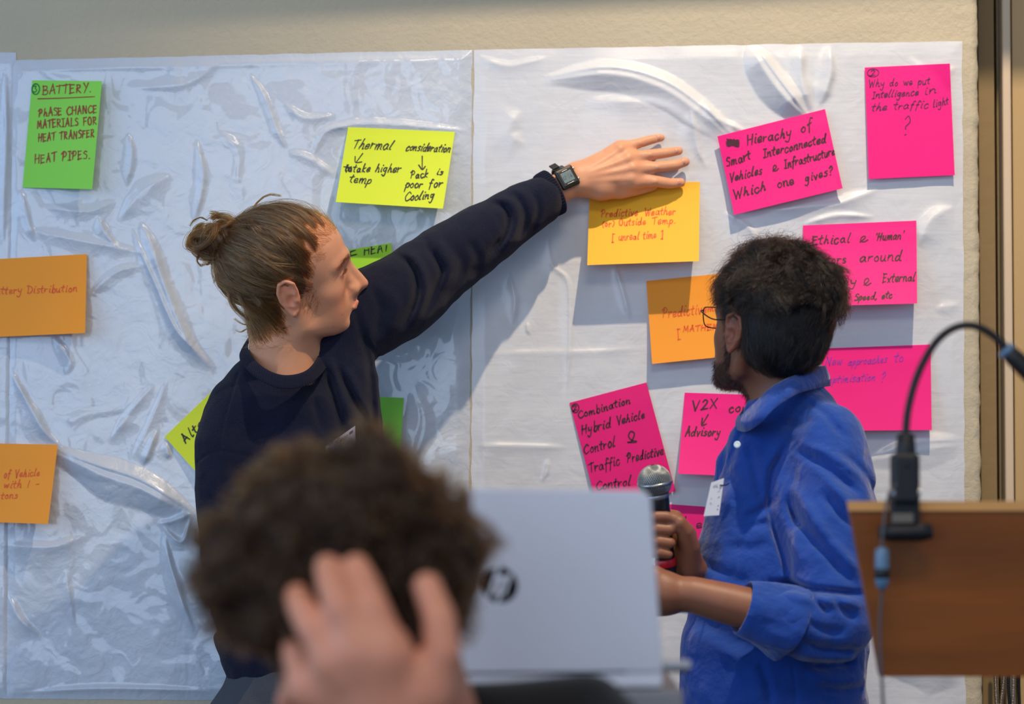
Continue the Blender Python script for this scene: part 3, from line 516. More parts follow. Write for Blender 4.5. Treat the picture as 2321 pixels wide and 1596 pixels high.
# ------------------------------------------------------------------ people: shared anatomy
def rot(y, p, r):
    y, p, r = (math.radians(a) for a in (y, p, r)); cy, sy, cp, sp, cr, sr = math.cos(y), math.sin(y), math.cos(p), math.sin(p), math.cos(r), math.sin(r)
    return np.array([[cy, -sy, 0], [sy, cy, 0], [0, 0, 1]])@np.array([[cp, 0, -sp], [0, 1, 0], [sp, 0, cp]])@np.array([[1, 0, 0], [0, cr, -sr], [0, sr, cr]])
CR_C, CR_R = np.array([-.012, 0, .045]), np.array([.098, .076, .082])
def head(B, R, T, s=1.0, jaw=1.0):
    """adds a head to the implicit body; local frame: x nose, y left ear, z crown, origin between the ears"""
    l = lambda *p: np.array([p])@R.T*s+T
    pt = lambda p: (np.asarray(p, float)@R.T*s+T)
    e = lambda c, r, k=.012, mode='u', Rl=None: B.ell(pt(c), np.array(r)*s, R if Rl is None else R@Rl, k*s, mode)
    ch = lambda P, r, k=.008, mode='u': B.chain(pt(np.array(P)), np.array(r)*s, k*s, mode)
    e(CR_C, CR_R, .01); e((.028, 0, .048), (.066, .064, .062), .02); e((.030, 0, -.022), (.056, .056, .074), .022); e((.045, 0, .02), (.045, .055, .05), .02)
    for g in (1, -1):
        ch([(-.004, .054*g, -.03), (.002, .052*g, -.058), (.050, .035*g, -.077), (.089, .012*g, -.083)], [.012, .013, .013, .014], .022)      # jaw
        e((.052, .040*g, -.016), (.022, .019, .019), .02)                                              # cheek bone
        e((.046, .036*g, -.05), (.026, .018, .026), .02)
        ch([(.092, .006*g, .031), (.087, .026*g, .036), (.067, .047*g, .030)], [.008, .0075, .007], .012)                   # brow
        e((.0985, .034*g, .012), (.0175, .0145, .0105), .009, 's')                                       # socket
        B.ball(pt((.071, .031*g, .013)), .0128*s, .004*s)                                              # lid ball
        ch([(.079, .018*g, .013), (.0845, .030*g, .0165), (.077, .044*g, .012)], [.0022, .0028, .0022], .003)        # upper lid
        ch([(.079, .019*g, .009), (.0825, .030*g, .0055), (.076, .043*g, .010)], [.0018, .0022, .0018], .003)        # lower lid
        B.ball(pt((.0980, .0125*g, -.030)), .0084*s, .007*s); ch([(.084, .010*g, .006), (.093, .010*g, -.012), (.100, .009*g, -.026)], [.0065, .0070, .0075], .008); ch([(.094, .017*g, -.024), (.090, .017*g, -.034)], [.004, .003], .006)   # ala
        e((.103, .0065*g, -.0375), (.005, .003, .003), .003, 's')                                       # nostril
    ch([(.076, 0, .034), (.080, 0, .010), (.084, 0, -.015)], [.013, .0125, .014], .010)
    ch([(.086, 0, .030), (.097, 0, .012), (.111, 0, -.014), (.116, 0, -.026)], [.008, .0066, .0075, .0088], .011)     # nose
    ch([(.110, 0, -.033), (.100, 0, -.042), (.099, 0, -.050)], [.005, .005, .004], .006)
    e((.0735, 0, -.051), (.0265, .027, .026), .014); e((.0915, 0, -.0815), (.016*jaw, .020, .015), .012)           # muzzle, chin
    up = [(.088, -.023, -.0612), (.0985, -.010, -.0575), (.1005, 0, -.0585), (.0985, .010, -.0575), (.088, .023, -.0612)]
    lo = [(.088, -.022, -.0625), (.0975, -.010, -.0675), (.0995, 0, -.0685), (.0975, .010, -.0675), (.088, .022, -.0625)]
    up = [(a+.0035, b, c+.0055) for a, b, c in up]; lo = [(a+.0035, b, c+.0055) for a, b, c in lo]
    ch(up, [.0018, .0048, .0050, .0048, .0018], .003); ch(lo, [.0018, .0052, .0060, .0052, .0018], .003)
    ch([(.0955, -.024, -.0567), (.107, -.010, -.0569), (.1085, 0, -.0575), (.107, .010, -.0569), (.0955, .024, -.0567)], [.001, .0012, .0012, .0012, .001], .002, 's')
    e((.1095, 0, -.0715), (.007, .018, .0045), .007, 's')
    for g in (1, -1):                                                                                  # ear
        a = np.radians(24); E = np.array([[math.cos(a), math.sin(a)*g, 0], [-math.sin(a)*g, math.cos(a), 0], [0, 0, 1]]).T
        o = np.array([-.012, .0765*g, .002]); q = lambda P: [o+np.array([x, 0, z])@E.T+np.array([0, g*yy, 0]) for x, yy, z in P]
        e(o+np.array([0, .001*g, .002]), (.017, .0055, .029), .006, Rl=E)
        ch(q([(.008, .004, .004), (.012, .004, .014), (.009, .007, .027), (-.004, .009, .033), (-.016, .010, .027), (-.020, .010, .012), (-.017, .008, -.004), (-.009, .006, -.016), (.001, .004, -.027), (.007, .002, -.022)]), [.0022, .0028, .0032, .0034, .0036, .0036, .0034, .0034, .0052, .0035], .0035)
        ch(q([(-.010, .005, .020), (-.011, .006, .006), (-.006, .006, -.010), (.004, .004, -.014)]), [.003, .0032, .003, .0026], .004)
        e(q([(.000, .009, -.001)])[0], (.0075, .006, .0095), .003, 's', Rl=E)
        e(q([(.002, .009, .017)])[0], (.006, .0035, .006), .003, 's', Rl=E)
        B.ball(pt(q([(.009, .003, -.003)])[0]), .0042*s, .004*s)
def normals(V, F):
    n = np.cross(V[F[:, 2]]-V[F[:, 0]], V[F[:, 3]]-V[F[:, 1]]); N = np.zeros_like(V)
    for k in range(4):
        for a in range(3): N[:, a] += np.bincount(F[:, k], n[:, a], len(V))
    return N/(np.linalg.norm(N, axis=1)[:, None]+1e-12)
def gauss(L, c, r): return np.exp(-(((L-np.array(c))/np.array(r))**2).sum(1))
def skin_tint(V, R, T, s, extra=None):
    L = (V-T)@R/s; c = np.ones((len(V), 3)); c *= 1+.05*vnoise(V[:, 0]*60, V[:, 1]*60, V[:, 2]*60)[:, None]
    def mul(w, col):
        nonlocal c
        c = c*(1-w[:, None]*(1-np.array(col)))
    A = L*[1, 0, 1]+np.abs(L)*[0, 1, 0]
    lip = np.maximum(gauss(A, (.101, .0, -.0525), (.014, .020, .0042)), gauss(A, (.100, 0, -.0625), (.014, .019, .0060))); mul(np.clip(lip*2.2, 0, 1)*(L[:, 0] > .083), (.88, .46, .46))
    mul(gauss(A, (-.012, .083, .004), (.024, .012, .036)), (1.0, .76, .72)); mul(gauss(A, (.06, .045, -.03), (.03, .03, .025))*.7, (1.02, .86, .82)); mul(gauss(A, (.115, 0, -.028), (.014, .016, .014))*.8, (1, .82, .78))
    mul(gauss(A, (.082, .031, .004), (.012, .02, .008))*.5, (.88, .78, .78))
    if extra is not None: c = extra(L, c)
    return c
def eyes(parent, R, T, s, iris):
    for g in (1, -1):
        c = np.array([.0712, .031*g, .0125]); V, F = [], []; n, m = 28, 36
        th = np.linspace(0, np.pi, n); ph = np.linspace(0, 2*np.pi, m, endpoint=False)
        P = np.array([[math.cos(a), math.sin(a)*math.cos(b), math.sin(a)*math.sin(b)] for a in th for b in ph]); ang = np.repeat(th, m)
        col = np.where(ang[:, None] < .16, .01, np.where(ang[:, None] < .46, np.array(iris), np.array([.82, .78, .76])))
        i = np.arange(n-1)[:, None]*m; j = np.arange(m)[None]; F = np.stack([i+j, i+(j+1) % m, i+m+(j+1) % m, i+m+j], -1).reshape(-1, 4)
        mesh('eye', (c+P*.0128)@R.T*s+T, F[:, ::-1], m_eye, parent, col=col)
def lashes(parent, R, T, s):
    g = np.random.default_rng(2)
    for sg in (1, -1):
        a = crom(np.array([(.0795, .018*sg, .0115), (.0865, .030*sg, .0140), (.079, .045*sg, .0105)]), 30); i = g.integers(0, len(a), 90); P = a[i]; d = np.array([.75, .25*sg, -.25])+g.normal(0, .12, (90, 3)); t = np.linspace(0, 1, 4)[None, :, None]
        S = P[:, None]+d[:, None]*t*.0075+np.array([0, 0, .004])*t**2; hair('eyelashes', S@R.T*s+T, .00016, h_brow, parent, .3)
def fuzz(name, V, N, idx, n, length, rad, material, parent, comb=(0, 0, -1), mix=.8, curl=.2, k=5, off=0.0, seed=1):
    g = np.random.default_rng(seed); i = g.choice(idx, n); P = V[i]+g.normal(0, .0012, (n, 3)); Nn = N[i]; cb = np.broadcast_to(np.array(comb, float), (n, 3)); cb = cb-(cb*Nn).sum(1)[:, None]*Nn
    D = Nn*(1-mix)+cb*mix+g.normal(0, curl, (n, 3)); D /= np.linalg.norm(D, axis=1)[:, None]+1e-9; ln_ = length*(.6+.8*g.random(n)); t = np.linspace(0, 1, k)[None, :, None]
    S = P[:, None]+D[:, None]*t*ln_[:, None, None]+cb[:, None]*(t**2)*ln_[:, None, None]*.3; return hair(name, S, rad, material, parent, .3)
def inpoly(x, z, poly):
    r = np.zeros(x.shape, bool); P = poly+[poly[0]]
    for (x0, z0), (x1, z1) in zip(P[:-1], P[1:]):
        m = ((z0 > z) != (z1 > z)) & (x < (x1-x0)*(z-z0)/(z1-z0+1e-12)+x0); r ^= m
    return r
def scalp(n, poly, seed=0):
    g = np.random.default_rng(seed); D = g.normal(size=(n*5, 3)); D /= np.linalg.norm(D, axis=1)[:, None]; P = CR_C+D*CR_R; m = inpoly(P[:, 0]+g.normal(0, .003, len(P)), P[:, 2]+g.normal(0, .003, len(P)), poly); return D[m][:n]
def scalp_patch(name, poly, R, T, s, off, material, parent, lump=0.0):
    n, m = 120, 160; th = np.linspace(0, np.pi, n); ph = np.linspace(0, 2*np.pi, m, endpoint=False)
    D = np.array([[math.sin(a)*math.cos(b), math.sin(a)*math.sin(b), math.cos(a)] for a in th for b in ph]); P = CR_C+D*CR_R; inn = inpoly(P[:, 0], P[:, 2], poly)
    V = CR_C+D*(CR_R+off+lump*vnoise(D[:, 0]*6, D[:, 1]*6, D[:, 2]*6)[:, None]); i = np.arange(n-1)[:, None]*m; j = np.arange(m)[None]; F = np.stack([i+j, i+m+j, i+m+(j+1) % m, i+(j+1) % m], -1).reshape(-1, 4)
    F = F[inn[F].all(1)]; V[~inn] = V[~inn]; return mesh(name, V@R.T*s+T, F, material, parent)
def hand(B, wrist, fingers, palm_r, thumb, k=.006, px=True, wr=.026):
    """fingers: list of joint lists [(px,py,y)...] with radii px; palm built of the metacarpals"""
    w, wr_ = chainpx([wrist])
    for f in fingers:
        P, Rr = chainpx(f); B.chain(P, Rr, k); B.chain(np.array([w[0]+(P[0]-w[0])*.12, P[0]]), [palm_r, Rr[0]*1.12], .014)
    for a, b in zip(fingers[:-1], fingers[1:]):
        pa, ra = chainpx(a); pb, rb = chainpx(b); B.chain(np.array([pa[0]*.82+w[0]*.18, pb[0]*.82+w[0]*.18]), [ra[0], rb[0]], .010)
    P, Rr = chainpx(thumb); B.chain(P, Rr, .009); B.chain(np.array([w[0], P[0]]), [palm_r*.9, Rr[0]*1.15], .014)
def nail(parent, c, r, R): 
    n, m = 10, 16; V = []; th = np.linspace(0, np.pi, n)
    for a in th:
        for b in np.linspace(0, 2*np.pi, m, endpoint=False): V.append((math.sin(a)*math.cos(b)*r[0], math.sin(a)*math.sin(b)*r[1], math.cos(a)*r[2]))
    i = np.arange(n-1)[:, None]*m; j = np.arange(m)[None]; F = np.stack([i+j, i+m+j, i+m+(j+1) % m, i+(j+1) % m], -1).reshape(-1, 4); mesh('fingernail', np.array(V)@np.array(R).T+c, F, m_nail, parent)
def frame_from(d, up):
    d = np.array(d, float); d /= np.linalg.norm(d); u = np.array(up, float); u -= d*u.dot(d); u /= np.linalg.norm(u); return np.stack([d, np.cross(u, d), u], 1)
def solid(name, B, h, m, parent, it=1, col=None, lo=None, hi=None):
    V, F = B.polygonise(h, lo=lo, hi=hi); V = relax(V, F, it, .5) if it else V; return mesh(name, V, F, m, parent, col=None if col is None else col(V)), V, F
m_eye = mat('eye', (1, 1, 1, 1), .15, coat=.6, tint=True)
m_nail = mat('nail', srgb(214, 150, 128), .32, sss=.2)
m_skin = mat('skin_fair', srgb(218, 156, 120), .48, sss=.22, tint=True, spec=.4, bump=[('noise', 420, .00018), ('voronoi', 900, .0001)])
m_skin_d = mat('skin_brown', srgb(142, 92, 68), .46, sss=.2, tint=True, spec=.45, bump=[('noise', 420, .0002), ('voronoi', 900, .0001)])
m_skin_p = mat('skin_pink', srgb(226, 152, 120), .48, sss=.35, tint=True, spec=.4)
m_navy = mat('navy_knit', srgb(22, 25, 46), .95, sheen=.08, spec=.15, bump=[('noise', 700, .0009), ('wave', 260, .0004), ('noise', 60, .0008)], var=(350, .22))
m_navyrib = mat('navy_rib', srgb(20, 23, 42), .95, sheen=.06, spec=.15, bump=[('noise', 700, .0007)], var=(350, .2))
m_trs = mat('grey_trousers', srgb(62, 66, 74), .88, bump=[('noise', 500, .0006), ('noise', 14, .006)], var=(20, .1))
m_trs2 = mat('dark_trousers', srgb(36, 36, 44), .88, bump=[('noise', 500, .0006)])
m_shoe = mat('shoe_leather', srgb(40, 32, 28), .4)
m_shirt = mat('blue_shirt_cotton', srgb(24, 68, 154), .85, sheen=.35, spec=.2, bump=[('noise', 900, .0004), ('noise', 24, .0065), ('dist', 11, .006)], var=(500, .12))
h_brown = hairmat('hair_light_brown', .37, .30, .28, .8); h_black = hairmat('hair_black', .97, .4, .28, .3); h_dark = hairmat('hair_dark_brown', .62, .42, .35, .6)
h_brow = hairmat('brow_hair', .58, .4, .4, .2); h_beard = hairmat('beard_hair', .95, .4, .4, .2)
m_hb = mat('hair_base_brown', srgb(84, 62, 42), .7, bump=[('noise', 200, .001)]); m_hk = mat('hair_base_black', srgb(12, 11, 12), .7); m_hd = mat('hair_base_dark', srgb(46, 31, 22), .8)
def legs(parent, xc, yc, top, m, w=.072, r=.072, name='trousers', toe=-1, spread=.10):
    B = Body(); B.chain([(xc, yc, top), (xc, yc, top-.14)], [w+.034, w+.046], .03, ys=.72)
    for g in (1, -1): B.chain([(xc+g*w, yc, top-.16), (xc+g*spread, yc-.01, .50), (xc+g*spread, yc+.01, .09)], [r+.01, .066, .052], .03)
    B.noise(.005, 16, 5); solid(name, B, .008, m, parent)
    S = Body()
    for g in (1, -1): S.chain([(xc+g*spread, yc+.03, .055), (xc+g*(spread+.01), yc+toe*.17, .038)], [.045, .036], .02); S.rbox((xc+g*(spread+.005), yc+toe*.07, .014), (.046, .14, .014), None, .012, .01)
    solid('shoes', S, .007, m_shoe, parent)
# ------------------------------------------------------------------ man in the navy sweater
RL, TL_ = rot(7.5, 12.5, 22.5), W(661, 642, -.30)
pl = empty('person', W(660, 1082, -.27)*[1, 1, 0]); tag(pl, 'man in navy sweater, hair in a bun, reaching one arm to the wall', 'person')
B = Body(); head(B, RL, TL_)
P, r = chainpx([(640, 700, -.285, 74), (640, 780, -.275, 76), (645, 870, -.26, 76)]); B.chain(P, r, .03)
P, r = chainpx([(645, 960, -.26, 120), (660, 1200, -.26, 130)]); B.chain(P, r, .04, ys=.7)
P, r = chainpx([(680, 950, -.25, 34), (800, 775, -.20, 46), (930, 668, -.15, 44), (1100, 545, -.10, 44), (1235, 446, -.066, 36), (1300, 408, -.052, 33)]); B.chain(P, r, .02)
for g in (1, -1): B.chain(np.array([(-.03, .045*g, -.03), (.02, .03*g, -.13)])@RL.T+TL_, [.012, .010], .02)     # neck muscles
B.chain(np.array([(.045, 0, -.105), (.02, 0, -.16)])@RL.T+TL_, [.016, .014], .02)
hand(B, (1300, 408, -.052, 33), [[(1406, 338, -.036, 15), (1450, 324, -.030, 11.5), (1478, 316, -.024, 10.5), (1498, 312, -.018, 9)],
  [(1422, 360, -.042, 16.5), (1473, 351, -.036, 12.5), (1512, 346, -.028, 11.5), (1538, 342, -.020, 10)],
  [(1432, 384, -.044, 17), (1489, 379, -.038, 13), (1531, 374, -.030, 12), (1553, 367, -.022, 10.5)],
  [(1430, 410, -.044, 17), (1485, 411, -.037, 13.5), (1519, 416, -.028, 12), (1543, 414, -.020, 10.5)]], .0225,
  [(1360, 426, -.046, 23), (1405, 434, -.036, 18), (1448, 428, -.026, 14), (1480, 422, -.018, 11)])
for a, b, y in ((1406, 336, -.050), (1424, 358, -.055), (1434, 380, -.056), (1430, 404, -.056)): B.ball(W(a, b, y), .0065, .008)
for a, b in (((1330, 385, -.072), (1406, 338, -.052)), ((1335, 392, -.074), (1424, 359, -.058)), ((1335, 400, -.074), (1434, 381, -.059)), ((1335, 410, -.072), (1430, 405, -.058))):
    B.chain(np.array([W(*a), W(*b)]), [.0016, .0024], .006)
for a, b, y in ((1450, 324, -.037), (1473, 351, -.044), (1489, 379, -.046), (1485, 411, -.045)): B.ball(W(a, b, y), .0042, .004)
B.ball(W(1318, 418, -.07), .006, .012)
def xl(L, c):
    j = gauss(L*[1, 0, 1]+np.abs(L)*[0, 1, 0], (.05, .045, -.08), (.05, .04, .035))*.35; c = c*(1-j[:, None]*(1-np.array([.72, .66, .62])))
    for q in ((.068, -.045, -.055), (.045, -.055, -.09), (.085, -.025, .06), (.05, -.05, -.07)): g = gauss(L, q, (.0016, .004, .0016)); c = c*(1-.6*np.clip(g*1.4, 0, 1)[:, None])
    return c
body, V, F = solid('body', B, .0022, m_skin, pl, 1, lambda V: skin_tint(V, RL, TL_, 1, xl))
eyes(pl, RL, TL_, 1, (.05, .11, .13)); lashes(pl, RL, TL_, 1)
N = normals(V, F); Lc = (V-TL_)@RL
ix = np.nonzero((np.abs(np.abs(Lc[:, 1])-.030) < .021) & (np.abs(Lc[:, 2]-(.0345-.25*(np.abs(Lc[:, 1])-.028)**2*80)) < .0032) & (Lc[:, 0] > .06))[0]
for g in (1, -1):
    i2 = ix[Lc[ix, 1]*g > 0]
    if len(i2): fuzz('eyebrow', V, N, i2, 300, .008, .00016, h_brow, pl, RL@np.array([-.3, g*1.0, .12]), .85, .12, seed=3)
POLY_L = [(.110, .068), (.078, .073), (.062, .074), (.052, .058), (.052, .036), (.030, .012), (.016, -.012), (.004, .004), (-.004, .036), (-.030, .022), (-.040, -.012), (-.046, -.045), (-.14, -.05), (-.14, .2), (.1, .2)]
scalp_patch('hair_base', POLY_L, RL, TL_, 1, .001, m_hb, pl)
bunW = W(505, 535, -.33); bl = (bunW-TL_)@RL; att = (W(548, 540, -.315)-TL_)@RL; ad = (att-CR_C)/CR_R; ad /= np.linalg.norm(ad)
def swept(n, seed, rad0, rad1, poly=POLY_L, spread=.12, ng=420):
    Gd = scalp(ng, poly, seed); g = np.random.default_rng(seed+50); ng = len(Gd); gt = ad+g.normal(0, spread, (ng, 3)); gr = g.random(ng); wv = g.normal(0, 1, (ng, 3)); wp_ = g.random(ng)*6
    D = scalp(n, poly, seed+9); n = len(D); near = np.empty(n, int)
    for i in range(0, n, 2000): near[i:i+2000] = np.argmax(D[i:i+2000]@Gd.T, axis=1)
    tgt = gt[near]+g.normal(0, .02, (n, 3)); tgt /= np.linalg.norm(tgt, axis=1)[:, None]
    t = np.linspace(0, 1, 16)[None, :, None]
    def sl(D):
        om = np.arccos(np.clip((D*tgt).sum(1), -1, .9995))[:, None, None]; return (np.sin((1-t)*om)*D[:, None]+np.sin(t*om)*tgt[:, None])/np.sin(om)
    f = .75*np.sin(np.minimum(t*2, 1)*np.pi/2); S = sl(D)*(1-f)+sl(Gd[near])*f; S /= np.linalg.norm(S, axis=2)[..., None]
    rr = (rad0+(rad1-rad0)*(.25*g.random(n)+.75*gr[near]))[:, None, None]*np.minimum(1, t*3+.2); base = CR_C+S*(CR_R+rr)
    base += wv[near][:, None]*.0016*np.sin(t*8+wp_[near][:, None, None])+g.normal(0, 1, (n, 1, 3))*.0005*np.sin(t*9+g.random((n, 1, 1))*6); return base@RL.T+TL_
hair('hair', swept(17000, 1, .002, .010), .00028, h_brown, pl, .8)
hair('hair', swept(900, 2, .007, .016, spread=.16, ng=300), .00014, h_brown, pl, .5)['label'] = 'loose flyaway strands'
# nape wisps
ix = np.nonzero((Lc[:, 0] < -.024) & (Lc[:, 0] > -.11) & (Lc[:, 2] < -.012) & (Lc[:, 2] > -.066+.25*(Lc[:, 0]+.024)) & (np.abs(Lc[:, 1]) < .085))[0]
nr = np.random.default_rng(77); zz = Lc[ix, 2]; ix = ix[nr.random(len(ix)) < np.clip((zz+.085+.15*(-Lc[ix, 0]-.03))/.045, .04, 1)]
fuzz('nape_hair', V, N, ix, 7000, .040, .00019, h_brown, pl, RL@np.array([-.55, 0, .85]), .93, .07, seed=5, k=7)
ix = np.nonzero((Lc[:, 0] < -.015) & (Lc[:, 0] > -.10) & (Lc[:, 2] < -.05) & (Lc[:, 2] > -.088) & (np.abs(Lc[:, 1]) < .075))[0]
fuzz('nape_wisps', V, N, ix, 420, .016, .00010, h_brown, pl, RL@np.array([-.8, 0, .1]), .8, .3, seed=15, k=6)
ix = np.nonzero((Lc[:, 0] > .006) & (Lc[:, 0] < .034) & (Lc[:, 2] < .012) & (Lc[:, 2] > -.028) & (np.abs(Lc[:, 1]) > .05))[0]
fuzz('sideburn', V, N, ix, 320, .010, .00015, h_brow, pl, RL@np.array([-.4, 0, -.8]), .85, .3, seed=6)
ix = np.nonzero((Lc[:, 0] > .04) & (Lc[:, 0] < .09) & (Lc[:, 2] > .05) & inpoly(Lc[:, 0]-.008, Lc[:, 2]+.0, POLY_L))[0]
if len(ix): fuzz('hairline_wisps', V, N, ix, 800, .022, .00014, h_brown, pl, RL@np.array([-1, 0, .2]), .9, .15, seed=7)
# the bun: coils of strands round a dark core
Bb = Body(); P_, r_ = chainpx([(474, 552, -.33, 34), (508, 548, -.33, 42), (545, 545, -.32, 32)]); Bb.chain(P_, r_, .01); P_, r_ = chainpx([(520, 575, -.33, 22), (528, 620, -.32, 14)]); Bb.chain(P_, r_, .01); Bb.noise(.004, 90)
solid('bun_core', Bb, .003, m_hb, pl)
g = np.random.default_rng(11); S = []
for k in range(60):      # locks
    c = W(470+72*g.random(), 528+46*g.random(), -.33)+g.normal(0, .004, 3); ax = np.array([g.normal(0, .5), -1.0+g.normal(0, .5), g.normal(0, .5)]); ax /= np.linalg.norm(ax); fr = frame_from(ax, (g.normal(), g.normal(), g.normal()))
    r0 = g.uniform(.012, .031); a0 = g.uniform(0, 6.28); sp = g.uniform(2.2, 5.2); t = np.linspace(0, 1, 16); mloc = 70; w = g.normal(0, .0022, (mloc, 1, 3)); rr = r0*(1+g.normal(0, .07, (mloc, 1)))+.003*np.sin(t*5+g.random()*6)[None]
    A = a0+sp*t[None]+g.normal(0, .12, (mloc, 1)); d_ = g.uniform(-.012, .022)
    S.append(c+fr[:, 0]*(d_+.006*t)[None, :, None]+fr[:, 1]*(rr*np.cos(A))[..., None]+fr[:, 2]*(rr*np.sin(A)*.8)[..., None]+w)
hair('bun', np.concatenate(S), .00034, h_brown, pl, .8)
S = []
def lock(pts, n=60, sp=.0016, seed=0):
    g = np.random.default_rng(seed); P = crom(np.array([W(*p) for p in pts]), 5); o = g.normal(0, sp, (n, 1, 3)); f = np.linspace(.4, 1.6, len(P))[None, :, None]; q = P[None]+o*f+g.normal(0, 1, (n, 1, 3))*.0006*np.sin(np.linspace(0, 6, len(P)))[None, :, None]; i = np.linspace(0, len(P)-1, 14).astype(int); return q[:, i]
for j, (p, n) in enumerate([([(553, 560, -.33), (560, 500, -.32), (585, 458, -.31), (610, 442, -.30), (636, 445, -.30)], 26), ([(470, 500, -.33), (455, 493, -.34), (440, 500, -.34), (431, 512, -.34)], 22), ([(455, 570, -.34), (447, 590, -.35), (455, 602, -.35), (464, 600, -.35)], 30),
   ([(480, 585, -.34), (470, 600, -.35), (462, 592, -.35)], 30), ([(500, 600, -.34), (492, 625, -.35), (484, 640, -.35)], 16), ([(530, 560, -.35), (524, 600, -.36), (536, 640, -.36), (560, 690, -.355)], 90), ([(545, 560, -.355), (538, 620, -.36), (548, 680, -.36), (585, 718, -.35)], 110),
   ([(518, 590, -.35), (516, 640, -.35), (528, 690, -.345), (565, 728, -.335)], 90), ([(535, 575, -.35), (555, 640, -.37), (590, 690, -.37)], 70), ([(500, 570, -.35), (505, 605, -.36), (522, 615, -.36), (530, 600, -.36)], 60), ([(560, 745, -.29), (545, 752, -.29), (535, 747, -.29)], 10), ([(570, 735, -.29), (552, 735, -.29), (532, 722, -.29)], 14)]):
    S.append(lock(p, n, .0017 if n > 50 else .0008, j))
hair('loose_lock', np.concatenate(S), .00028, h_brown, pl, .4)
# sweater
S = Body()
def addc(lst, k, ys=1.0, mode='u'): P, r = chainpx(lst); S.chain(P, r, k, mode, ys)
addc([(640, 905, -.265, 100), (655, 1010, -.265, 170), (662, 1150, -.27, 196), (664, 1300, -.27, 196), (672, 1405, -.27, 190), (678, 1462, -.27, 180)], .05, .70)
addc([(600, 862, -.27, 58), (540, 925, -.28, 72), (512, 1010, -.30, 70), (511, 1100, -.31, 66), (520, 1250, -.33, 62), (560, 1390, -.37, 54)], .035)
addc([(700, 850, -.255, 52), (745, 800, -.235, 78), (800, 728, -.215, 100), (850, 703, -.20, 100), (890, 682, -.19, 98), (935, 652, -.17, 92), (1000, 598, -.145, 83), (1100, 533, -.115, 73), (1180, 480, -.090, 60), (1222, 455, -.078, 54)], .03)
addc([(785, 868, -.245, 74), (790, 960, -.25, 82), (790, 1100, -.26, 84), (780, 1300, -.26, 84)], .03)
addc([(640, 868, -.27, 84), (640, 900, -.27, 110)], .03, .9)
fo = S.fold
for pts, w, a in [([(889, 566), (918, 584), (940, 622), (938, 676), (912, 740)], 9, -.013), ([(908, 556), (938, 580), (960, 630), (960, 690), (930, 750)], 13, .008), ([(956, 520), (974, 560), (997, 608), (978, 660), (940, 745)], 9, -.011), ([(975, 508), (996, 550), (1018, 600), (1000, 655)], 14, .006),
    ([(1058, 530), (1082, 575), (1060, 620)], 11, -.005), ([(1020, 540), (1045, 590), (1020, 640), (990, 690)], 12, -.004), ([(1106, 436), (1142, 450), (1152, 487), (1138, 527), (1106, 565)], 9, -.012), ([(1128, 425), (1160, 440), (1172, 478), (1160, 520), (1130, 560)], 12, .006),
    ([(1162, 410), (1184, 442), (1192, 478), (1174, 525)], 8, -.008), ([(1205, 400), (1222, 440), (1216, 480), (1196, 520)], 8, -.005), ([(840, 640), (860, 700), (850, 770)], 12, -.005), ([(800, 680), (815, 740), (830, 800)], 10, -.005), ([(880, 640), (895, 700), (880, 760)], 14, .004),
    ([(738, 830), (750, 880), (770, 945), (786, 1010)], 9, -.009), ([(742, 800), (768, 870), (796, 950)], 11, .006), ([(760, 820), (796, 895), (828, 950), (842, 1010)], 9, -.010), ([(780, 830), (815, 900), (836, 950)], 11, .005), ([(828, 790), (838, 861), (846, 963), (850, 1050)], 8, -.008), ([(862, 840), (866, 950), (868, 1100)], 7, -.005),
    ([(705, 860), (720, 930), (745, 1000)], 10, -.004), ([(560, 960), (640, 975), (720, 950)], 26, -.005), ([(470, 1080), (490, 1180), (480, 1300)], 14, -.004), ([(455, 1395), (490, 1430), (530, 1450)], 12, -.006)]: fo(pts, -.3, w, a, ymax=-.1 if pts[0][0] > 880 else -.2)
for pts in ([(538, 842), (521, 912), (507, 970), (504, 1024)], [(444, 1050), (470, 1034), (504, 1024), (560, 1033), (612, 1052)], [(824, 758), (846, 794), (876, 820)]):
    fo(pts, -.33, 3.2, -.0026, ymax=-.12, fade=.02); fo([(a+5, b) for a, b in pts], -.33, 3, .0012, ymax=-.12, fade=.02)
S.noise(.0022, 22, 3); S.noise(.0010, 60, 4)
P, r = chainpx([(640, 700, -.285, 74), (640, 780, -.275, 77), (645, 862, -.268, 84)]); S.chain(P, r+.0035, .006, 's')
sw, _, _ = solid('sweater', S, .003, m_navy, pl, 1)
def ribbed(name, ring, width, flare, thick, nrib, parent, m, rise):
    """ribbed knit band: closed ring of points, width along 'rise' direction"""
    Pn = crom(ring, 40, True); n = len(Pn); c = Pn.mean(0); out = Pn-c; out /= np.linalg.norm(out, axis=1)[:, None]; rs = np.array(rise, float); rs = rs/np.linalg.norm(rs); s_ = np.linspace(0, 1, 9); V = []
    L = np.r_[0, np.cumsum(np.linalg.norm(np.diff(Pn, axis=0), axis=1))]; rib = .0007*np.sin(2*np.pi*nrib*L/(L[-1]+np.linalg.norm(Pn[0]-Pn[-1])))
    prof = [(0, -thick), (.0, thick*.2), (.08, thick*.8), (.3, thick), (.6, thick), (.9, thick*.9), (1.0, thick*.3), (1.0, -thick)]
    for u, t in prof: V.append(Pn+rs*u*width+out*(t+flare*u+np.where(t > 0, rib, 0)[:, None] if t > 0 else t+flare*u))
    V = np.concatenate(V); F = []
    k = len(prof)
    for i in range(k-1): F += [[i*n+j, i*n+(j+1) % n, (i+1)*n+(j+1) % n, (i+1)*n+j] for j in range(n)]
    return mesh(name, V, np.array(F), m, parent)
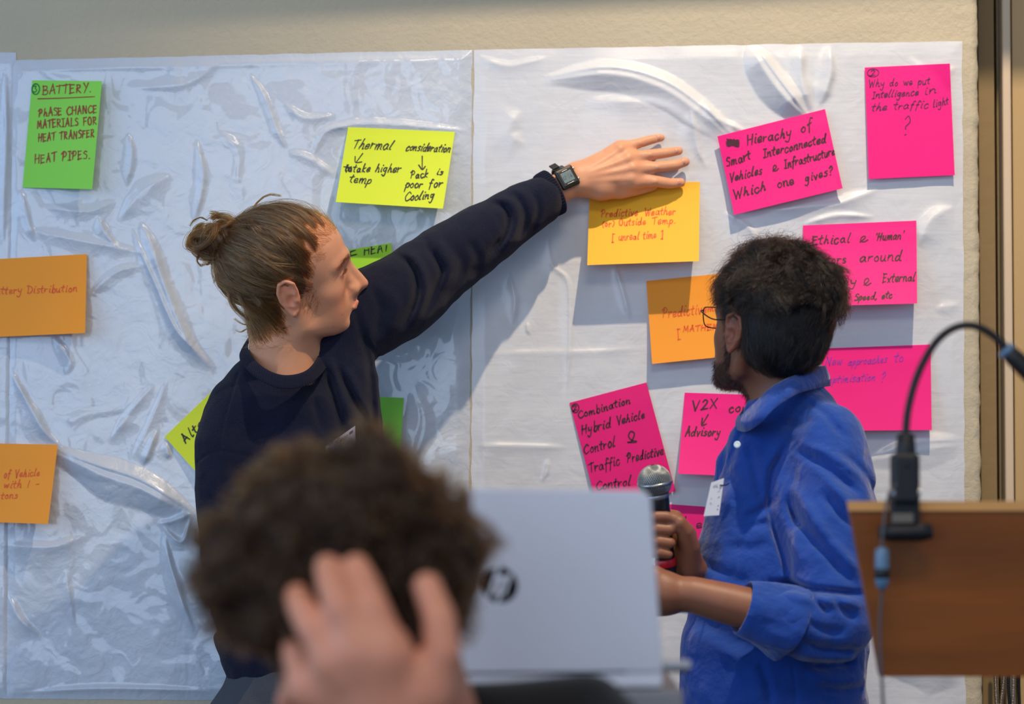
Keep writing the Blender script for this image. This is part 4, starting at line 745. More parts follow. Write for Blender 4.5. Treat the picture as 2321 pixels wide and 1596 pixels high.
ribbed('collar', np.array([W(*p) for p in [(559, 782, -.270), (574, 815, -.335), (610, 842, -.368), (650, 852, -.372), (694, 842, -.352), (722, 812, -.30), (730, 780, -.25), (716, 752, -.215), (650, 735, -.195), (585, 748, -.215)]]), .017, .010, .0028, 100, pl, m_navyrib, (0, -.15, -1))
dirc = W(1262, 440, -.07)-W(1200, 472, -.085); dirc /= np.linalg.norm(dirc); cc = W(1232, 447, -.068); fr = frame_from(dirc, (0, -1, 0))
ribbed('cuff', np.array([cc+fr[:, 1]*.0355*math.cos(a)+fr[:, 2]*.031*math.sin(a) for a in np.linspace(0, 2*np.pi, 12, endpoint=False)]), .024, .0015, .0045, 46, pl, m_navyrib, dirc)
legs(pl, float(W(680, 1400, -.27)[0]), -.27, 1.10, m_trs, w=.082, toe=-1)
nl = [((1490, 312, -.027), (1, -.1, .15)), ((1530, 342, -.030), (1, -.1, .08)), ((1546, 367, -.032), (1, -.05, .1)), ((1536, 413, -.0305), (1, 0, 0))]
for c, d in nl: nail(pl, W(*c), (.0058, .0045, .0018), frame_from(d, (0, -1, -.0)))
# wristwatch
wt = empty('wristwatch', W(1273, 408, -.06)); tag(wt, 'black digital wristwatch with resin strap on outstretched wrist', 'watch')
m_resin = mat('black_resin', srgb(20, 22, 22), .42, spec=.5); m_lcd = mat('lcd_glass', srgb(112, 130, 132), .25, coat=.8); m_seg = mat('lcd_segments', srgb(48, 60, 62), .4); m_chr = mat('steel', srgb(190, 190, 186), .25, metal=1)
ax = W(1300, 396, -.055)-W(1250, 420, -.066); ax /= np.linalg.norm(ax); fw = frame_from(ax, (.05, -1, .12)); cw = W(1278, 413, -.058)
th = np.linspace(0, 2*np.pi, 49)[:-1]; ringp = [cw+fw[:, 1]*.0262*math.cos(a)+fw[:, 2]*.0238*math.sin(a) for a in th]; V = []; prof = [(-.0085, 0), (-.0085, .0022), (.0085, .0022), (.0085, 0)]
for u, t in prof: V += [p+ax*u+(p-cw)/np.linalg.norm(p-cw)*t for p in ringp]
n = 48; mesh('strap', V, [[i*n+j, i*n+(j+1) % n, ((i+1) % 4)*n+(j+1) % n, ((i+1) % 4)*n+j] for i in range(4) for j in range(n)], m_resin, wt)
cf = cw+fw[:, 2]*.0285
def wbox(name, dc, s, m, parent, bev=.001): return mesh(name, *box(cf+fw@np.array(dc), s, fw, bev), m, parent, smooth=False)
wc = wbox('case', (0, 0, -.001), (.034, .037, .0085), m_resin, wt, .0035); wbox('bezel', (0, 0, .003), (.0275, .0295, .003), m_resin, wt, .0014)
wbox('display', (0, 0, .0045), (.0205, .0185, .0014), m_lcd, wt, .0005); wbox('bezel_stripe', (0, .0118, .0047), (.010, .0014, .0008), m_chr, wt, .0002); wbox('bezel_stripe', (0, -.0118, .0047), (.014, .0010, .0008), m_chr, wt, .0002)
for dy in (.010, -.010): wbox('button', (.0178, dy, -.001), (.003, .004, .003), m_chr, wt, .0008)
VV, FF, k = [], [], 0
for s_ in write('12:06', 0, 0, 15.5, 0, 3.6, 0, 3, 0):
    for sg in (1, -1): VV += [cf+fw@np.array([(p[0]-7.8)*.0011, (-p[1]-3.2+sg*.35)*.0011+.0, .0054]) if abs(s_[0][0]-s_[-1][0]) > abs(s_[0][1]-s_[-1][1]) else cf+fw@np.array([(p[0]-7.8+sg*.35)*.0011, (-p[1]-3.2)*.0011, .0054]) for p in s_]
    m_ = len(s_); FF += [[k+j, k+j+1, k+m_+j+1, k+m_+j] for j in range(m_-1)]; k += 2*m_
mesh('digits', np.array(VV), FF, m_seg, wt, smooth=False)
mesh('strap_end', *box(cw+fw@np.array([-.004, .031, .006]), (.013, .016, .003), fw@np.array(Matrix.Rotation(math.radians(-50), 3, 'X')), .001), m_resin, wt, smooth=False)
# name badge on the sweater
m_card = mat('badge_card', srgb(206, 200, 206), .5); m_pr = mat('badge_print', srgb(84, 80, 96), .6)
def badge(corn, label, parentless, rows, m_c=None):
    P = np.array([W(*c) for c in corn]); c0 = P.mean(0); b = empty('name_badge', c0); tag(b, label, 'name badge', None); n = np.cross(P[1]-P[0], P[3]-P[0]); n /= np.linalg.norm(n); n *= -np.sign(n[1])*1.0
    V = np.concatenate([P, P+np.array([0, .0012, 0])]); mesh('card', V, [[0, 3, 2, 1], [4, 5, 6, 7], [0, 1, 5, 4], [1, 2, 6, 5], [2, 3, 7, 6], [3, 0, 4, 7]], m_c or m_card, b, smooth=False)
    VV, FF = [], []
    for (u0, u1, v0, v1) in rows:
        q = [(P[0]*(1-u)+P[1]*u)*(1-v)+(P[3]*(1-u)+P[2]*u)*v+np.array([0, -.0006, 0]) for u, v in ((u0, v0), (u1, v0), (u1, v1), (u0, v1))]; k = len(VV); VV += q; FF.append([k, k+3, k+2, k+1])
    mesh('print', VV, FF, m_pr, b, smooth=False); return b
rg = random.Random(4)
def glyphrow(v0, v1, u0, u1, n):
    out = []; w = (u1-u0)/n
    for i in range(n):
        if rg.random() < .16: continue
        a = u0+i*w; out += [(a, a+w*.28, v0, v1)]; out += [(a, a+w*.72, *(rg.choice([(v0, v0+(v1-v0)*.3), (v1-(v1-v0)*.3, v1), (v0+(v1-v0)*.35, v0+(v1-v0)*.65)])))]
    return out
rows = glyphrow(.10, .20, .08, .44, 7)+[(.47, .55, .10, .2)]+glyphrow(.11, .19, .57, .76, 5)+[(.80, .92, .08, .16)]+glyphrow(.34, .42, .40, .75, 6)+glyphrow(.50, .60, .30, .8, 9)+glyphrow(.70, .76, .55, .9, 10)
bd = badge([(738, 1012, -.372), (805, 965, -.372), (806, 1036, -.368), (742, 1078, -.368)], 'white name badge with wire clip pinned on chest of navy sweater', 0, rows)
mesh('clip', *tube(crom(np.array([W(*p) for p in [(745, 1010, -.378), (757, 999, -.385), (768, 992, -.384), (766, 997, -.378), (752, 1006, -.376)]]), 6, True), .0008, 6), m_chr, bd)
# ------------------------------------------------------------------ man in the blue shirt
ph = math.radians(57); RR = np.array([[-math.cos(ph), math.sin(ph), 0], [-math.sin(ph), -math.cos(ph), 0], [0, 0, 1]]).T@rot(0, 10, 0); TR_ = W(1740, 760, -.52)
pr = empty('person', W(1765, 1082, -.52)*[1, 1, 0]); tag(pr, 'dark-haired man in blue shirt and glasses seen from behind, holding a microphone', 'person')
B = Body(); head(B, RR, TR_, .97)
P, r = chainpx([(1762, 790, -.50, 68), (1773, 860, -.50, 70), (1790, 950, -.50, 76)]); B.chain(P, r, .03); P, r = chainpx([(1790, 1010, -.5, 100), (1770, 1200, -.5, 120)]); B.chain(P, r, .04, ys=.7)
P, r = chainpx([(1800, 985, -.52, 45), (1872, 1050, -.57, 48), (1885, 1200, -.60, 46), (1878, 1385, -.64, 46), (1800, 1402, -.672, 48), (1700, 1382, -.685, 49), (1640, 1366, -.685, 46), (1570, 1348, -.68, 41), (1510, 1345, -.675, 40)]); B.chain(P, r, .02)
hand(B, (1512, 1345, -.675, 40), [[(1440, 1322, -.665, 20), (1404, 1330, -.68, 15), (1392, 1352, -.70, 14), (1400, 1372, -.705, 12)], [(1434, 1342, -.665, 21), (1396, 1352, -.68, 15), (1386, 1374, -.70, 14), (1396, 1392, -.705, 12)],
  [(1438, 1364, -.665, 20), (1404, 1374, -.68, 15), (1396, 1394, -.70, 13), (1408, 1408, -.70, 12)], [(1448, 1384, -.665, 18), (1420, 1394, -.68, 13), (1414, 1410, -.69, 12), (1424, 1418, -.69, 10)]], .026, [(1480, 1310, -.68, 22), (1446, 1300, -.69, 17), (1420, 1306, -.70, 15), (1402, 1318, -.70, 13)])
# right hand closed round the microphone
P, r = chainpx([(1770, 1010, -.40, 60), (1700, 1200, -.38, 55), (1650, 1380, -.40, 50), (1600, 1340, -.48, 44), (1566, 1292, -.545, 36), (1545, 1250, -.552, 38)]); B.chain(P, r, .02)
for i, (py, xt, yt) in enumerate(((1172, 1512, 0), (1200, 1518, 2), (1228, 1520, 3), (1253, 1516, 4))):
    rr = (15.5, 15.5, 15, 13)[i]; P, r = chainpx([(1530+i*3, py+4, -.540, rr+4), (1496+i*2, py-4, -.548, rr+2), (1474+i*3, py-4, -.565, rr), (1470+i*3, py-1, -.592, rr), (1487+i*3, py, -.606, rr), (xt-1, py+yt, -.606, rr-2.5)]); B.chain(P, r, .0035)
P, r = chainpx([(1545, 1215, -.555, 34), (1530, 1240, -.545, 34)]); B.chain(P, r, .012)
P, r = chainpx([(1562, 1285, -.560, 30), (1562, 1240, -.580, 25), (1553, 1205, -.596, 20), (1540, 1186, -.603, 17.5), (1530, 1178, -.604, 14)]); B.chain(P, r, .008)
def xr(L, c):
    A = L*[1, 0, 1]+np.abs(L)*[0, 1, 0]; d = np.clip(gauss(A, (.075, .02, -.085), (.04, .04, .035))+gauss(A, (.02, .055, -.055), (.03, .03, .03))+gauss(A, (.095, .01, -.05), (.02, .03, .007)), 0, 1); return c*(1-.5*d[:, None]*np.array([.9, 1, 1]))
bodyR, V, F = solid('body', B, .0022, m_skin_d, pr, 1, lambda V: skin_tint(V, RR, TR_, 1, xr)); eyes(pr, RR, TR_, 1, (.03, .015, .01)); N = normals(V, F); Lc = (V-TR_)@RR; A = Lc*[1, 0, 1]+np.abs(Lc)*[0, 1, 0]
near = (np.abs(Lc) < .15).all(1)
bm_ = near & (((A[:, 0] > .008) & (A[:, 2] < -.050-.0*A[:, 0]) & (A[:, 2] > -.112) & ~((A[:, 1] < .024) & (A[:, 2] > -.076))) | ((A[:, 0] > .008) & (A[:, 0] < .030) & (A[:, 2] < .01) & (A[:, 2] > -.06) & (A[:, 1] > .05)) | ((A[:, 0] > .088) & (A[:, 2] < -.044) & (A[:, 2] > -.054)))
ix = np.nonzero(bm_ & (Lc[:, 0]*.55-Lc[:, 2] < .15))[0]
fuzz('beard', V, N, ix, 9000, .0075, .00016, h_beard, pr, RR@np.array([.25, 0, -1]), .7, .35, seed=8)
for g_ in (1, -1):
    ix = np.nonzero((np.abs(Lc[:, 1]*g_-.030) < .022) & (np.abs(Lc[:, 2]-.042) < .005) & (Lc[:, 0] > .06))[0]; fuzz('eyebrow', V, N, ix, 500, .010, .00025, h_beard, pr, RR@np.array([-.3, g_*1.0, .12]), .85, .12, seed=3)
POLY_R = [(.090, .085), (.076, .090), (.066, .060), (.046, .050), (.040, .015), (.026, -.02), (.012, -.018), (.008, .004), (-.004, .034), (-.026, .024), (-.034, -.012), (-.040, -.050), (-.062, -.075), (-.14, -.08), (-.14, .2), (.1, .2)]
# nape block of the hair: implicit volume from neck to crown, strands grown out of it
Hb = Body(); e_ = lambda c, r, k=.015, mode='u': Hb.ell(np.array(c)@RR.T+TR_, r, RR, k, mode)
e_((-.014, 0, .050), (.100, .080, .087)); e_((-.045, 0, .0), (.058, .068, .062), .03); e_((-.010, -.01, .092), (.080, .064, .048), .03); e_((-.072, -.01, .070), (.038, .055, .048), .03)
for g_ in (1, -1):
    e_((.050, .085*g_, -.035), (.065, .045, .052), .008, 's'); e_((.005, .088*g_, -.018), (.030, .034, .038), .006, 's'); e_((-.002, .095*g_, -.085), (.055, .06, .050), .008, 's')
e_((.09, 0, -.02), (.075, .09, .085), .01, 's'); e_((-.04, 0, -.098), (.09, .09, .042), .01, 's')
def hl(Q):
    q = (Q-TR_.astype(np.float32))@RR.astype(np.float32); m = np.clip((q[:, 2]-.02)/.06, 0, 1); return -(.006*vnoise(q[:, 0]*45, q[:, 1]*45, q[:, 2]*45)+.003*vnoise(q[:, 0]*95, q[:, 1]*95, q[:, 2]*95))*m-.001*vnoise(q[:, 0]*90, q[:, 1]*90, q[:, 2]*60)
Hb.disp(hl, (-9, -9, -9), (9, 9, 9)); hv, HV, HF = solid('hair_volume', Hb, .0028, m_hk, pr, 1); HN = normals(HV, HF); HL = (HV-TR_)@RR
g = np.random.default_rng(21)
def grow(name, idx, n, length, curl, rad, material, mixn, lift_, seed, k=9, up=(0, 0, -1), wav=9.0):
    g = np.random.default_rng(seed); i = g.choice(idx, n); P = HV[i]+g.normal(0, .001, (n, 3)); Nn = HN[i]; q = P*24
    cell = np.stack([vnoise(q[:, 0]+a, q[:, 1], q[:, 2]) for a in (0, 17, 33)], 1); D = np.array(up)+cell*curl; D = D-(D*Nn).sum(1)[:, None]*Nn; D /= np.linalg.norm(D, axis=1)[:, None]+1e-9; Bn = np.cross(D, Nn)
    ln_ = length*(.6+.7*g.random(n))[:, None, None]; t = np.linspace(0, 1, k)[None, :, None]; ph_ = (vnoise(q[:, 0]*1.5+5, q[:, 1]*1.5, q[:, 2]*1.5)*9)[:, None, None]+g.normal(0, .25, (n, 1, 1))
    S = P[:, None]-Nn[:, None]*.002+(D[:, None]*t+Nn[:, None]*(lift_*np.sin(t*2.2)+mixn*t))*ln_+Bn[:, None]*np.sin(t*wav*.55+ph_)*ln_*.22+Nn[:, None]*np.cos(t*wav*.55+ph_)*ln_*.10*t+g.normal(0, .0009, (n, 1, 3))*t
    return hair(name, S, rad, material, pr, .35)
top = np.nonzero(HL[:, 2] > .055)[0]; low = np.nonzero(HL[:, 2] <= .068)[0]
grow('hair', top, 13000, .030, 1.6, .00024, h_black, .04, .24, 31, 11); grow('hair', low, 15000, .016, .35, .00018, h_black, .06, .12, 32, 6, RR@np.array([-.35, 0, -1]), 3)
grow('hair', np.nonzero(HL[:, 2] > .085)[0], 700, .034, 2.0, .00011, h_black, .30, .35, 33, 11)['label'] = 'loose curling strands on top'
# shirt
S = Body()
addc = lambda lst, k, ys=1.0, mode='u': S.chain(*chainpx(lst), k, mode, ys)
addc([(1780, 880, -.50, 76), (1790, 915, -.50, 82), (1792, 965, -.50, 108), (1783, 1050, -.50, 140), (1768, 1180, -.50, 168), (1758, 1320, -.50, 188), (1752, 1480, -.50, 212), (1752, 1640, -.50, 214), (1755, 1700, -.50, 208)], .05, .78)
addc([(1800, 935, -.52, 60), (1872, 1000, -.56, 88), (1893, 1100, -.585, 94), (1894, 1220, -.61, 96), (1890, 1330, -.63, 96), (1884, 1402, -.645, 92)], .03)
addc([(1884, 1402, -.645, 92), (1830, 1415, -.665, 82), (1790, 1408, -.673, 76), (1768, 1402, -.677, 66)], .02)
addc([(1760, 950, -.42, 60), (1690, 1060, -.37, 66), (1660, 1200, -.37, 62), (1662, 1330, -.40, 58)], .05)
fo = S.fold
for pts, w, a in [([(1803, 985), (1770, 1040), (1752, 1080), (1749, 1157), (1764, 1224), (1786, 1299), (1793, 1330)], 8, -.012), ([(1785, 1075), (1775, 1157), (1790, 1224), (1812, 1290)], 14, .006), ([(1805, 1019), (1868, 1062), (1943, 1123)], 9, -.008), ([(1815, 1000), (1880, 1035), (1950, 1085)], 10, .006), ([(1820, 1045), (1880, 1100), (1950, 1170)], 12, .005), ([(1793, 1093), (1831, 1168), (1887, 1243), (1954, 1310)], 14, .009), ([(1780, 1120), (1812, 1190), (1868, 1265), (1930, 1330)], 9, -.008),
    ([(1850, 1110), (1900, 1170), (1975, 1215)], 10, -.008), ([(1870, 1095), (1920, 1150), (1980, 1180)], 10, .006), ([(1737, 1322), (1790, 1322), (1830, 1332), (1870, 1336), (1958, 1345)], 8, -.014), ([(1760, 1342), (1812, 1350), (1868, 1356), (1950, 1365)], 12, .007), ([(1818, 1336), (1840, 1362), (1863, 1384)], 7, -.008), ([(1870, 1340), (1890, 1370), (1930, 1400)], 9, -.007),
    ([(1793, 1441), (1849, 1461), (1943, 1467)], 9, -.008), ([(1790, 1470), (1850, 1485), (1950, 1490)], 9, .005), ([(1810, 1400), (1850, 1420), (1900, 1425)], 10, -.005), ([(1770, 950), (1810, 965), (1850, 940)], 12, -.005), ([(1830, 905), (1870, 940), (1915, 1000)], 9, -.006), ([(1700, 1000), (1720, 1080), (1735, 1150)], 12, -.006), ([(1686, 1180), (1740, 1150), (1765, 1120)], 9, -.006), ([(1690, 1195), (1745, 1190), (1772, 1240)], 9, -.005),
    ([(1655, 1060), (1680, 1100), (1700, 1110)], 10, -.004), ([(1640, 1240), (1700, 1245), (1760, 1230)], 14, -.004), ([(1590, 1270), (1660, 1310), (1720, 1320)], 14, -.005), ([(1570, 1400), (1640, 1440), (1740, 1480)], 20, -.006), ([(1600, 1440), (1680, 1500), (1760, 1560)], 18, .004), ([(1950, 1500), (1900, 1510), (1820, 1510)], 9, -.012), ([(1830, 1530), (1900, 1545), (1975, 1540)], 12, .007), ([(1850, 1560), (1910, 1570), (1970, 1565)], 9, -.006),
    ([(1720, 1500), (1740, 1560), (1745, 1620)], 10, -.005), ([(1900, 1020), (1960, 1080), (1985, 1140)], 10, -.006), ([(1700, 940), (1680, 1000), (1655, 1070)], 6, -.004)]: fo(pts, -.6, w, a*1.1, ymax=-.44)
for pts in ([(1659, 1131), (1687, 1142), (1672, 1179), (1670, 1295), (1603, 1291)], [(1795, 1500), (1800, 1560), (1802, 1640)], [(1812, 1000), (1765, 1075), (1760, 1157)]): fo(pts, -.6, 3.2, -.0022, ymax=-.45, fade=.02)
S.noise(.003, 18, 3); S.noise(.0014, 48, 4)
S.chain(*chainpx([(1762, 790, -.50, 70), (1772, 850, -.50, 72)]), .004, 's')
solid('shirt', S, .003, m_shirt, pr, 1)
c0, c1 = W(1683, 1378, -.685), W(1792, 1414, -.672); ax = c1-c0; Lc_ = np.linalg.norm(ax); ax /= Lc_; fr = frame_from(ax, (0, -1, 0)); a = np.linspace(0, 2*np.pi, 96, endpoint=False); V = []
for t, r_, w in [(.75, .0385, 0), (.30, .0385, .001), (.02, .0392, .001), (-.01, .0402, .001), (.0, .0418, .001), (.12, .0440, .0015), (.30, .0462, .002), (.50, .0490, .0022), (.68, .0520, .0024), (.86, .0555, .0024), (.99, .0580, .002), (1.02, .0570, .002), (1.0, .050, 0)]:
    wr_ = w*(vnoise(np.cos(a)*2.2+9, np.sin(a)*2.2, t*2.0)+.8*np.sin(a*5+t*5)+.5*vnoise(np.cos(a)*7, np.sin(a)*7, t*3)); fl = 1+.16*t*np.clip(-np.sin(a-.5), 0, 1)**2
    sk = .010*np.cos(a-.9)*(1 if t > .3 else .3); rr = (r_+wr_)*fl
    V.append(c0+ax*(t*Lc_)+np.outer(sk*max(t, 0), ax)+fr[:, 1]*(rr*np.cos(a))[:, None]+fr[:, 2]*(rr*np.sin(a))[:, None])
n = 96; V = np.concatenate(V); k = 13; mesh('rolled_cuff', V, np.array([[i*n+j, i*n+(j+1) % n, (i+1)*n+(j+1) % n, (i+1)*n+j] for i in range(k-1) for j in range(n)]), m_shirt, pr)
top_ = [(1869, 829, -.445), (1845, 836, -.53), (1800, 850, -.575), (1750, 876, -.595), (1708, 915, -.590), (1678, 942, -.555), (1688, 925, -.475), (1740, 872, -.42), (1820, 838, -.405)]
bot_ = [(1882, 874, -.43), (1855, 880, -.55), (1808, 893, -.605), (1757, 925, -.635), (1722, 960, -.635), (1688, 979, -.585), (1668, 962, -.47), (1735, 905, -.40), (1830, 872, -.385)]
inn_ = [(1866, 862, -.445), (1845, 868, -.525), (1800, 882, -.565), (1752, 905, -.585), (1712, 940, -.575), (1690, 962, -.545), (1698, 945, -.475), (1742, 900, -.42), (1820, 868, -.405)]
L3 = [crom(np.array([W(*p) for p in q]), 10, True) for q in (inn_, top_, bot_)]; n = len(L3[0]); ctr = L3[1].mean(0)
def offs(P, d): o = (P-ctr)*[1, 1, .2]; o /= np.linalg.norm(o, axis=1)[:, None]; return P+o*d
ro = [L3[0], L3[1]-[0, 0, .002], L3[1], offs(L3[1], .003)-[0, 0, .0015], offs(L3[1]*.5+L3[2]*.5, .005), L3[2], offs(L3[2], -.002), offs(L3[1]*.4+L3[2]*.6, -.001)]
Vc = np.concatenate(ro); k = len(ro); mesh('collar', Vc, np.array([[i*n+j, i*n+(j+1) % n, (i+1)*n+(j+1) % n, (i+1)*n+j] for i in range(k-1) for j in range(n)]), m_shirt, pr)
m_btn = mat('button_pearl', srgb(200, 216, 226), .3, coat=.5)
for bx, by, by_ in ((1671, 1008, -.595),): mesh('button', *lathe([(0, -.001), (.0048, -.001), (.0056, 0), (.0054, .0012), (.0035, .0010), (0, .0008)], W(bx, by, by_), (-.35, -1, .1), 20), m_btn, pr)
legs(pr, float(W(1755, 1500, -.5)[0]), -.5, 1.0, m_trs2, toe=1)
# glasses: thin dark metal frame with clear lenses
gw = empty('glasses', TR_+np.array([.09, 0, .01])@RR.T); tag(gw, 'thin black-framed glasses worn by man in blue shirt', 'glasses'); m_gf = mat('glasses_metal', srgb(28, 24, 24), .35, metal=.6); m_gl = mat('lens', (1, 1, 1, 1), .02, trans=1, spec=.5); m_gl.node_tree.nodes['Principled BSDF'].inputs['IOR'].default_value = 1.08
gq = lambda P: np.array(P)@RR.T+TR_
for g_ in (1, -1):
    R0 = [(.104-.012*abs(a)/.055, g_*(.008+.0) if False else a*g_, z) for a, z in ((.011, .022), (.016, .029), (.050, .031), (.061, .028), (.059, .010), (.050, .000), (.024, -.002), (.013, .006))]
    pts = crom(gq(R0), 6, True); mesh('lens_rim', *tube(np.r_[pts, pts[:1]], .0009, 8, False), m_gf, gw)
    cL = pts.mean(0); q = len(pts); off_ = RR[:, 0]*.0004; mesh('lens', np.concatenate([pts+off_, [cL+off_], pts-off_, [cL-off_]]), [[j, (j+1) % q, q] for j in range(q)]+[[q+1+(j+1) % q, q+1+j, 2*q+1] for j in range(q)], m_gl, gw)
    mesh('temple', *tube(crom(gq([(.091, .061*g_, .026), (.080, .0735*g_, .025), (.04, .080*g_, .018), (.0, .0775*g_, .021), (-.016, .0735*g_, .014), (-.026, .068*g_, -.006)]), 6), .0011, 8), m_gf, gw)
mesh('bridge', *tube(crom(gq([(.102, .011, .020), (.106, 0, .024), (.102, -.011, .020)]), 6), .0009, 8), m_gf, gw)
m_pr = mat('badge_print_grey', srgb(110, 120, 150), .6)
bb = badge([(1612, 1094, -.665), (1641, 1084, -.655), (1630, 1168, -.665), (1595, 1170, -.672)], 'white name badge clipped to chest of blue shirt', 0, glyphrow(.10, .22, .25, .9, 5)+glyphrow(.32, .36, .4, .85, 5)+glyphrow(.48, .54, .25, .9, 8)+glyphrow(.62, .68, .25, .75, 7)+[(.8, .88, .72, .76), (.8, .88, .82, .86)], mat('badge_card_white', srgb(214, 220, 236), .5))
mesh('clip', *tube(crom(np.array([W(*p) for p in [(1632, 1100, -.662), (1644, 1100, -.650), (1652, 1096, -.62)]]), 6), .0010, 6), m_gf, bb)
# microphone
mc = empty('microphone', W(1500, 1200, -.58)); tag(mc, 'handheld microphone with silver mesh head and red ring, held by man in blue shirt', 'microphone')
p0, p1 = W(1484, 1092, -.60), W(1512, 1300, -.575); ax = p1-p0; Lm = np.linalg.norm(ax); ax /= Lm; fr = frame_from(ax, (0, -1, 0)); m_gr = mat('grille_steel', srgb(178, 184, 186), .3, metal=.9); m_mb = mat('mic_body', srgb(22, 22, 26), .35, spec=.5); m_red = mat('red_ring', srgb(206, 20, 40), .4); m_foam = mat('mic_foam', srgb(70, 74, 76), .9)
rb = .0262
mesh('windscreen_foam', *lathe([(.001, -rb*.94), (rb*.5, -rb*.82), (rb*.84, -rb*.45), (rb*.94, 0), (rb*.84, rb*.5), (rb*.62, rb*.98)], p0, ax, 40), m_foam, mc)
VV, FF, nn = [], [], 0
def wire(P, r=.00042):
    global nn
    v, f = tube(P, r, 5, False); VV.append(v); FF.extend([[i+nn for i in q] for q in f]); nn += len(v)
def gp(t, a):   # t along the ball 0..1
    th = t*2.35; rr = rb*math.sin(th); h = -rb*math.cos(th)
    return p0+ax*h+fr[:, 1]*rr*math.cos(a)+fr[:, 2]*rr*math.sin(a)
for k in range(44):
    for sg in (1, -1): wire(np.array([gp(t, 2*math.pi*k/44+sg*t*1.5) for t in np.linspace(.06, 1, 18)]))
gm = mesh('grille', np.concatenate(VV), FF, m_gr, mc); gm['kind'] = 'stuff'
mesh('grille_band', *lathe([(rb*1.0, -.0022), (rb*1.045, -.0016), (rb*1.045, .0016), (rb*1.0, .0022)], p0+ax*.002, ax, 48), m_gr, mc)
mesh('grille_collar', *lathe([(rb*.70, 0), (rb*.76, .001), (rb*.72, .006), (rb*.70, .007)], p0+ax*rb*.72, ax, 40), mat('collar_grey', srgb(150, 154, 160), .4, metal=.7), mc)
mesh('handle', *lathe([(.018, 0), (.0185, .002), (.0178, .02), (.0150, .09), (.0148, .12), (.0145, .17), (.013, .173)], p0+ax*.0245, ax, 40), m_mb, mc)
mesh('colour_ring', *lathe([(.0150, 0), (.0160, .001), (.0160, .0115), (.0150, .0125)], p0+ax*.121, ax, 40), m_red, mc)
# ------------------------------------------------------------------ seated man close to the camera, head in his hand
F_ = np.array([-.60, -.50, -.62]); F_ /= np.linalg.norm(F_); L_ = np.array([.78, -.24, -.56]); L_ -= F_*L_.dot(F_); L_ /= np.linalg.norm(L_); U_ = np.cross(F_, L_); RF = np.stack([F_, L_, U_], 1); TF = W(820, 1385, -2.36)
pf = empty('person', np.array([TF[0]+.1, -2.3, 0])); tag(pf, 'curly brown-haired man in black close to camera, resting his head in his hand', 'person')
B = Body(); head(B, RF, TF, .90)
nb_ = TF+np.array([.085, .12, -.20]); B.chain(np.array([TF+RF@np.array([-.035, 0, -.02]), TF+RF@np.array([-.05, 0, -.07]), nb_]), [.056, .052, .052], .03)
sh = nb_+np.array([.02, .06, -.10]); B.chain(np.array([nb_, sh, sh+[0, 0, -.20]]), [.05, .06, .07], .03)
# left forearm and hand (back of the hand towards the camera)
hy = -2.53
B.chain(*chainpx([(905, 1690, hy+.02, 92), (1010, 1990, hy+.05, 105), (1130, 2350, hy+.12, 125)]), .02)
hand(B, (890, 1650, hy+.01, 84), [[(706, 1560, hy+.010, 44), (688, 1520, hy+.02, 38), (674, 1490, hy+.035, 34), (668, 1470, hy+.045, 30)],
  [(764, 1500, hy-.010, 46), (712, 1428, hy-.005, 38), (686, 1382, hy+.02, 34), (674, 1352, hy+.035, 30)],
  [(820, 1478, hy-.018, 47), (774, 1380, hy-.015, 39), (752, 1322, hy+.015, 35), (742, 1286, hy+.032, 30)],
  [(880, 1486, hy-.018, 48), (846, 1382, hy-.012, 39), (824, 1322, hy+.018, 35), (808, 1286, hy+.034, 31)]], .030,
  [(955, 1570, hy, 62), (1002, 1480, hy-.008, 44), (996, 1404, hy-.003, 38), (968, 1330, hy+.018, 33)], .010)
_, V, F = solid('body', B, .003, m_skin_p, pf, 1, lambda V: skin_tint(V, RF, TF, .90)); eyes(pf, RF, TF, .90, (.05, .03, .02))
POLY_F = [(.094, .075), (.070, .074), (.058, .045), (.040, .035), (.030, .0), (.012, -.012), (.004, .010), (-.006, .034), (-.028, .022), (-.036, -.012), (-.040, -.050), (-.14, -.07), (-.14, .2), (.1, .2)]
Hb = Body(); e_ = lambda c, r, k=.02, mode='u': Hb.ell(np.array(c)@RF.T+TF, r, RF, k, mode)
e_((-.008, -.026, .050), (.098, .096, .078)); e_((.045, -.045, .058), (.075, .080, .054), .03); e_((-.045, 0, .02), (.05, .068, .06), .03)
for g_ in (1, -1): e_((.075, .09*g_, -.055), (.06, .045, .06), .01, 's'); e_((.0, .10*g_, -.012), (.030, .036, .040), .006, 's')
e_((.12, -.01, -.045), (.090, .12, .10), .01, 's')
def hl2(Q):
    q = (Q-TF.astype(np.float32))@RF.astype(np.float32); return -.002-(.020*np.maximum(vnoise(q[:, 0]*23, q[:, 1]*23, q[:, 2]*23), -.1)+.011*vnoise(q[:, 0]*55, q[:, 1]*60, q[:, 2]*60))
Hb.disp(hl2, (-9, -9, -9), (9, 9, 9)); _, HV, HF = solid('hair_volume', Hb, .004, m_hd, pf, 1); HN = normals(HV, HF)
g = np.random.default_rng(41); n = 9000; i = g.integers(0, len(HV), n); Nn = HN[i]; P = HV[i]-Nn*.004; q = P*34; D = np.stack([vnoise(q[:, 0]+a, q[:, 1], q[:, 2]) for a in (0, 19, 47)], 1)+g.normal(0, .10, (n, 3)); D -= (D*Nn).sum(1)[:, None]*Nn; D /= np.linalg.norm(D, axis=1)[:, None]+1e-9; Bn = np.cross(D, Nn); t = np.linspace(0, 1, 16)[None, :, None]
R_ = g.uniform(.005, .007, (n, 1, 1)); ph_ = (vnoise(q[:, 0]*.7, q[:, 1]*.7, q[:, 2]*.7)*9)[:, None, None]+g.normal(0, .2, (n, 1, 1)); ln_ = g.uniform(.018, .028, (n, 1, 1))*(1+.5*vnoise(q[:, 0]*.6, q[:, 1]*.6, q[:, 2]*.6+9)[:, None, None])
